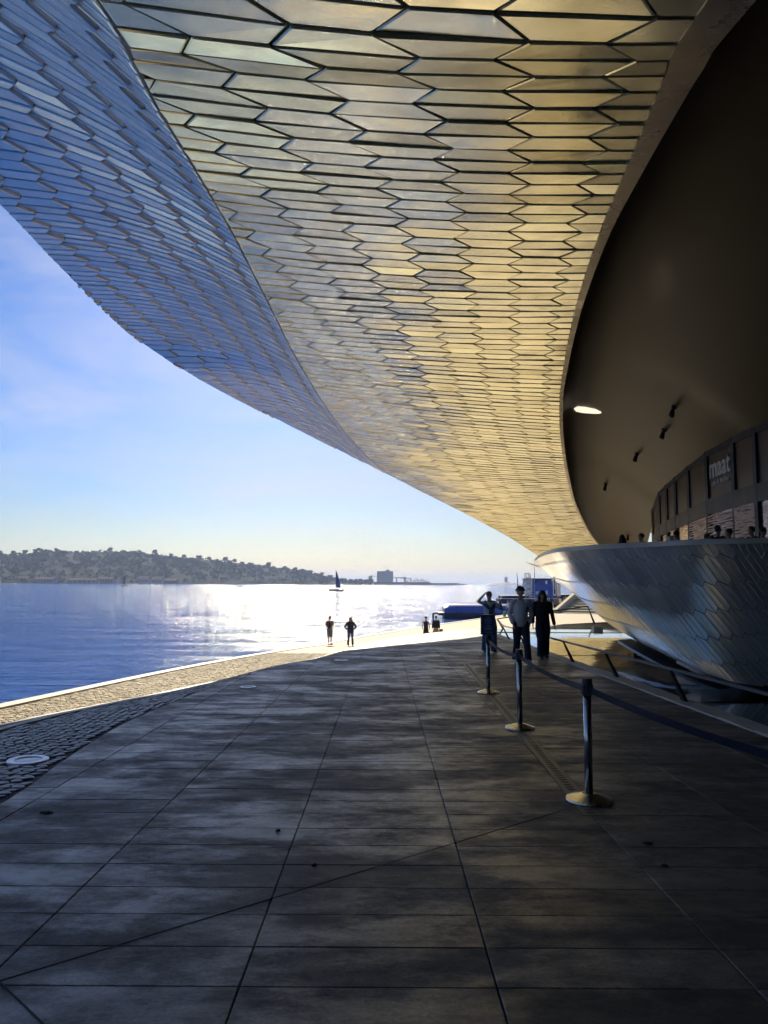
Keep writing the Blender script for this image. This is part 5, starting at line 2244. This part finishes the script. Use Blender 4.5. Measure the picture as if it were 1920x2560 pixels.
# banners and a flagpole in front of the ferry
for k, (px, w_, top_, lbl, txt) in enumerate(((1386, 7, 1438, 'tall white and navy vertical banner with lettering by the crowd', 'DOUXOX'), (1397, 8, 1448, 'second vertical banner, pale with a dark head, by the crowd', ''))):
    Yx = 138.0 + 4 * k
    a = at(px, top_, Yx)
    o_ = empty('banner', (a[0], Yx, walk_z(Yx)))
    tag(o_, lbl, 'banner')
    h = a[2] - walk_z(Yx)
    w2 = w_ * Yx / FOC / 2
    MB().tube([(-w2 * 1.25, .1, 0), (-w2 * 1.25, .1, h)], .06, 6).build('pole', MAST, o_)
    MB().box(-w2, w2, -.03, .03, h * .32, h * .99).build('cloth', M_white if k == 0 else M_grey, o_)
    if k == 0:
        MB().box(-w2 * .55, w2 * .62, -.06, -.035, h * .36, h * .97).build('navy_strip', C['navy'], o_)
        mt = Matrix.Translation((w2 * .05, -.09, h * .66)) @ Matrix.Rotation(math.pi / 2, 4, 'X') @ Matrix.Rotation(-math.pi / 2, 4, 'Z')
        text_mesh('lettering', txt, w2 * 1.25, M_white, o_, mt, .01)
    else:
        MB().box(-w2 * .9, w2 * .9, -.06, -.035, h * .8, h * .97).build('dark_head', C['navy'], o_)
    MB().box(-w2 * 1.5, w2 * .9, -.4, .4, 0, .15).build('foot', M_black, o_)
a = at(1391, 1440, 112)
fp = empty('flagpole', (a[0], 112, walk_z(112)))
tag(fp, 'slim grey pole rising from the crowd beside the banners', 'pole')
MB().tube([(0, 0, 0), (0, 0, a[2] + 2.3)], [.07, .05], 8).build('shaft', MAST, fp)
MB().lathe([(.25, 0), (.25, .06), (.08, .12)], 10).build('foot', MAST, fp)

# ------------------------------------------------------------------ public ramp rising to the roof
RAMPM = mat('ramp_stone', (.46, .40, .27), rough=.75, noise=.15, nscale=.8)
p0, p1 = at(1384, 1540, 100), at(1446, 1476, 112)
ramp = empty('ramp_stair', (p0[0], 100, -2.35))
tag(ramp, 'pale stone stair ramp with a sloping side wall climbing behind the parapet', 'stair')
dx, dz = p1[0] - p0[0], p1[2] + 2.35
ex = 3.2
v = [(0, 0, 0), (dx * ex, 12 * ex, 0), (dx * ex, 12 * ex, dz * ex), (0, 0, .55), (.45, -.1, 0), (dx * ex + .45, 12 * ex - .1, 0), (dx * ex + .45, 12 * ex - .1, dz * ex), (.45, -.1, .55)]
obj('side_wall', v, [(0, 1, 2, 3), (7, 6, 5, 4), (3, 2, 6, 7), (0, 3, 7, 4), (1, 5, 6, 2)], RAMPM, ramp)
n = 26
for k in range(n):
    t0_, t1_ = k / n, (k + 1) / n
    xa, ya = dx * ex * t0_ + .5, 12 * ex * t0_ - .2
    xb, yb = dx * ex * t1_ + .5, 12 * ex * t1_ - .2
    z = dz * ex * t0_ * .8
    MB().add([(xa, ya, 0), (xa + 14, ya - 7, 0), (xb + 14, yb - 7, 0), (xb, yb, 0), (xa, ya, z + .12), (xa + 14, ya - 7, z + .12), (xb + 14, yb - 7, z + .12), (xb, yb, z + .12)], BOXF).build('step', RAMPM, ramp)

# ================================================================== HAZE over the river
hz = MB()
hz.box(-12500, 12500, -400, 14500, WATER - 1.0, 125.0)
hzm = bpy.data.materials.new('river_haze')
hzm.use_nodes = True
hzm.node_tree.nodes.clear()
_o = hzm.node_tree.nodes.new('ShaderNodeOutputMaterial')
_v = hzm.node_tree.nodes.new('ShaderNodeVolumePrincipled')
_v.inputs['Color'].default_value = (0.48, 0.64, 1.0, 1)
_v.inputs['Density'].default_value = 0.00011
_v.inputs['Anisotropy'].default_value = 0.2
hzm.node_tree.links.new(_v.outputs[0], _o.inputs['Volume'])
tag(hz.build('haze', hzm), kind='stuff')
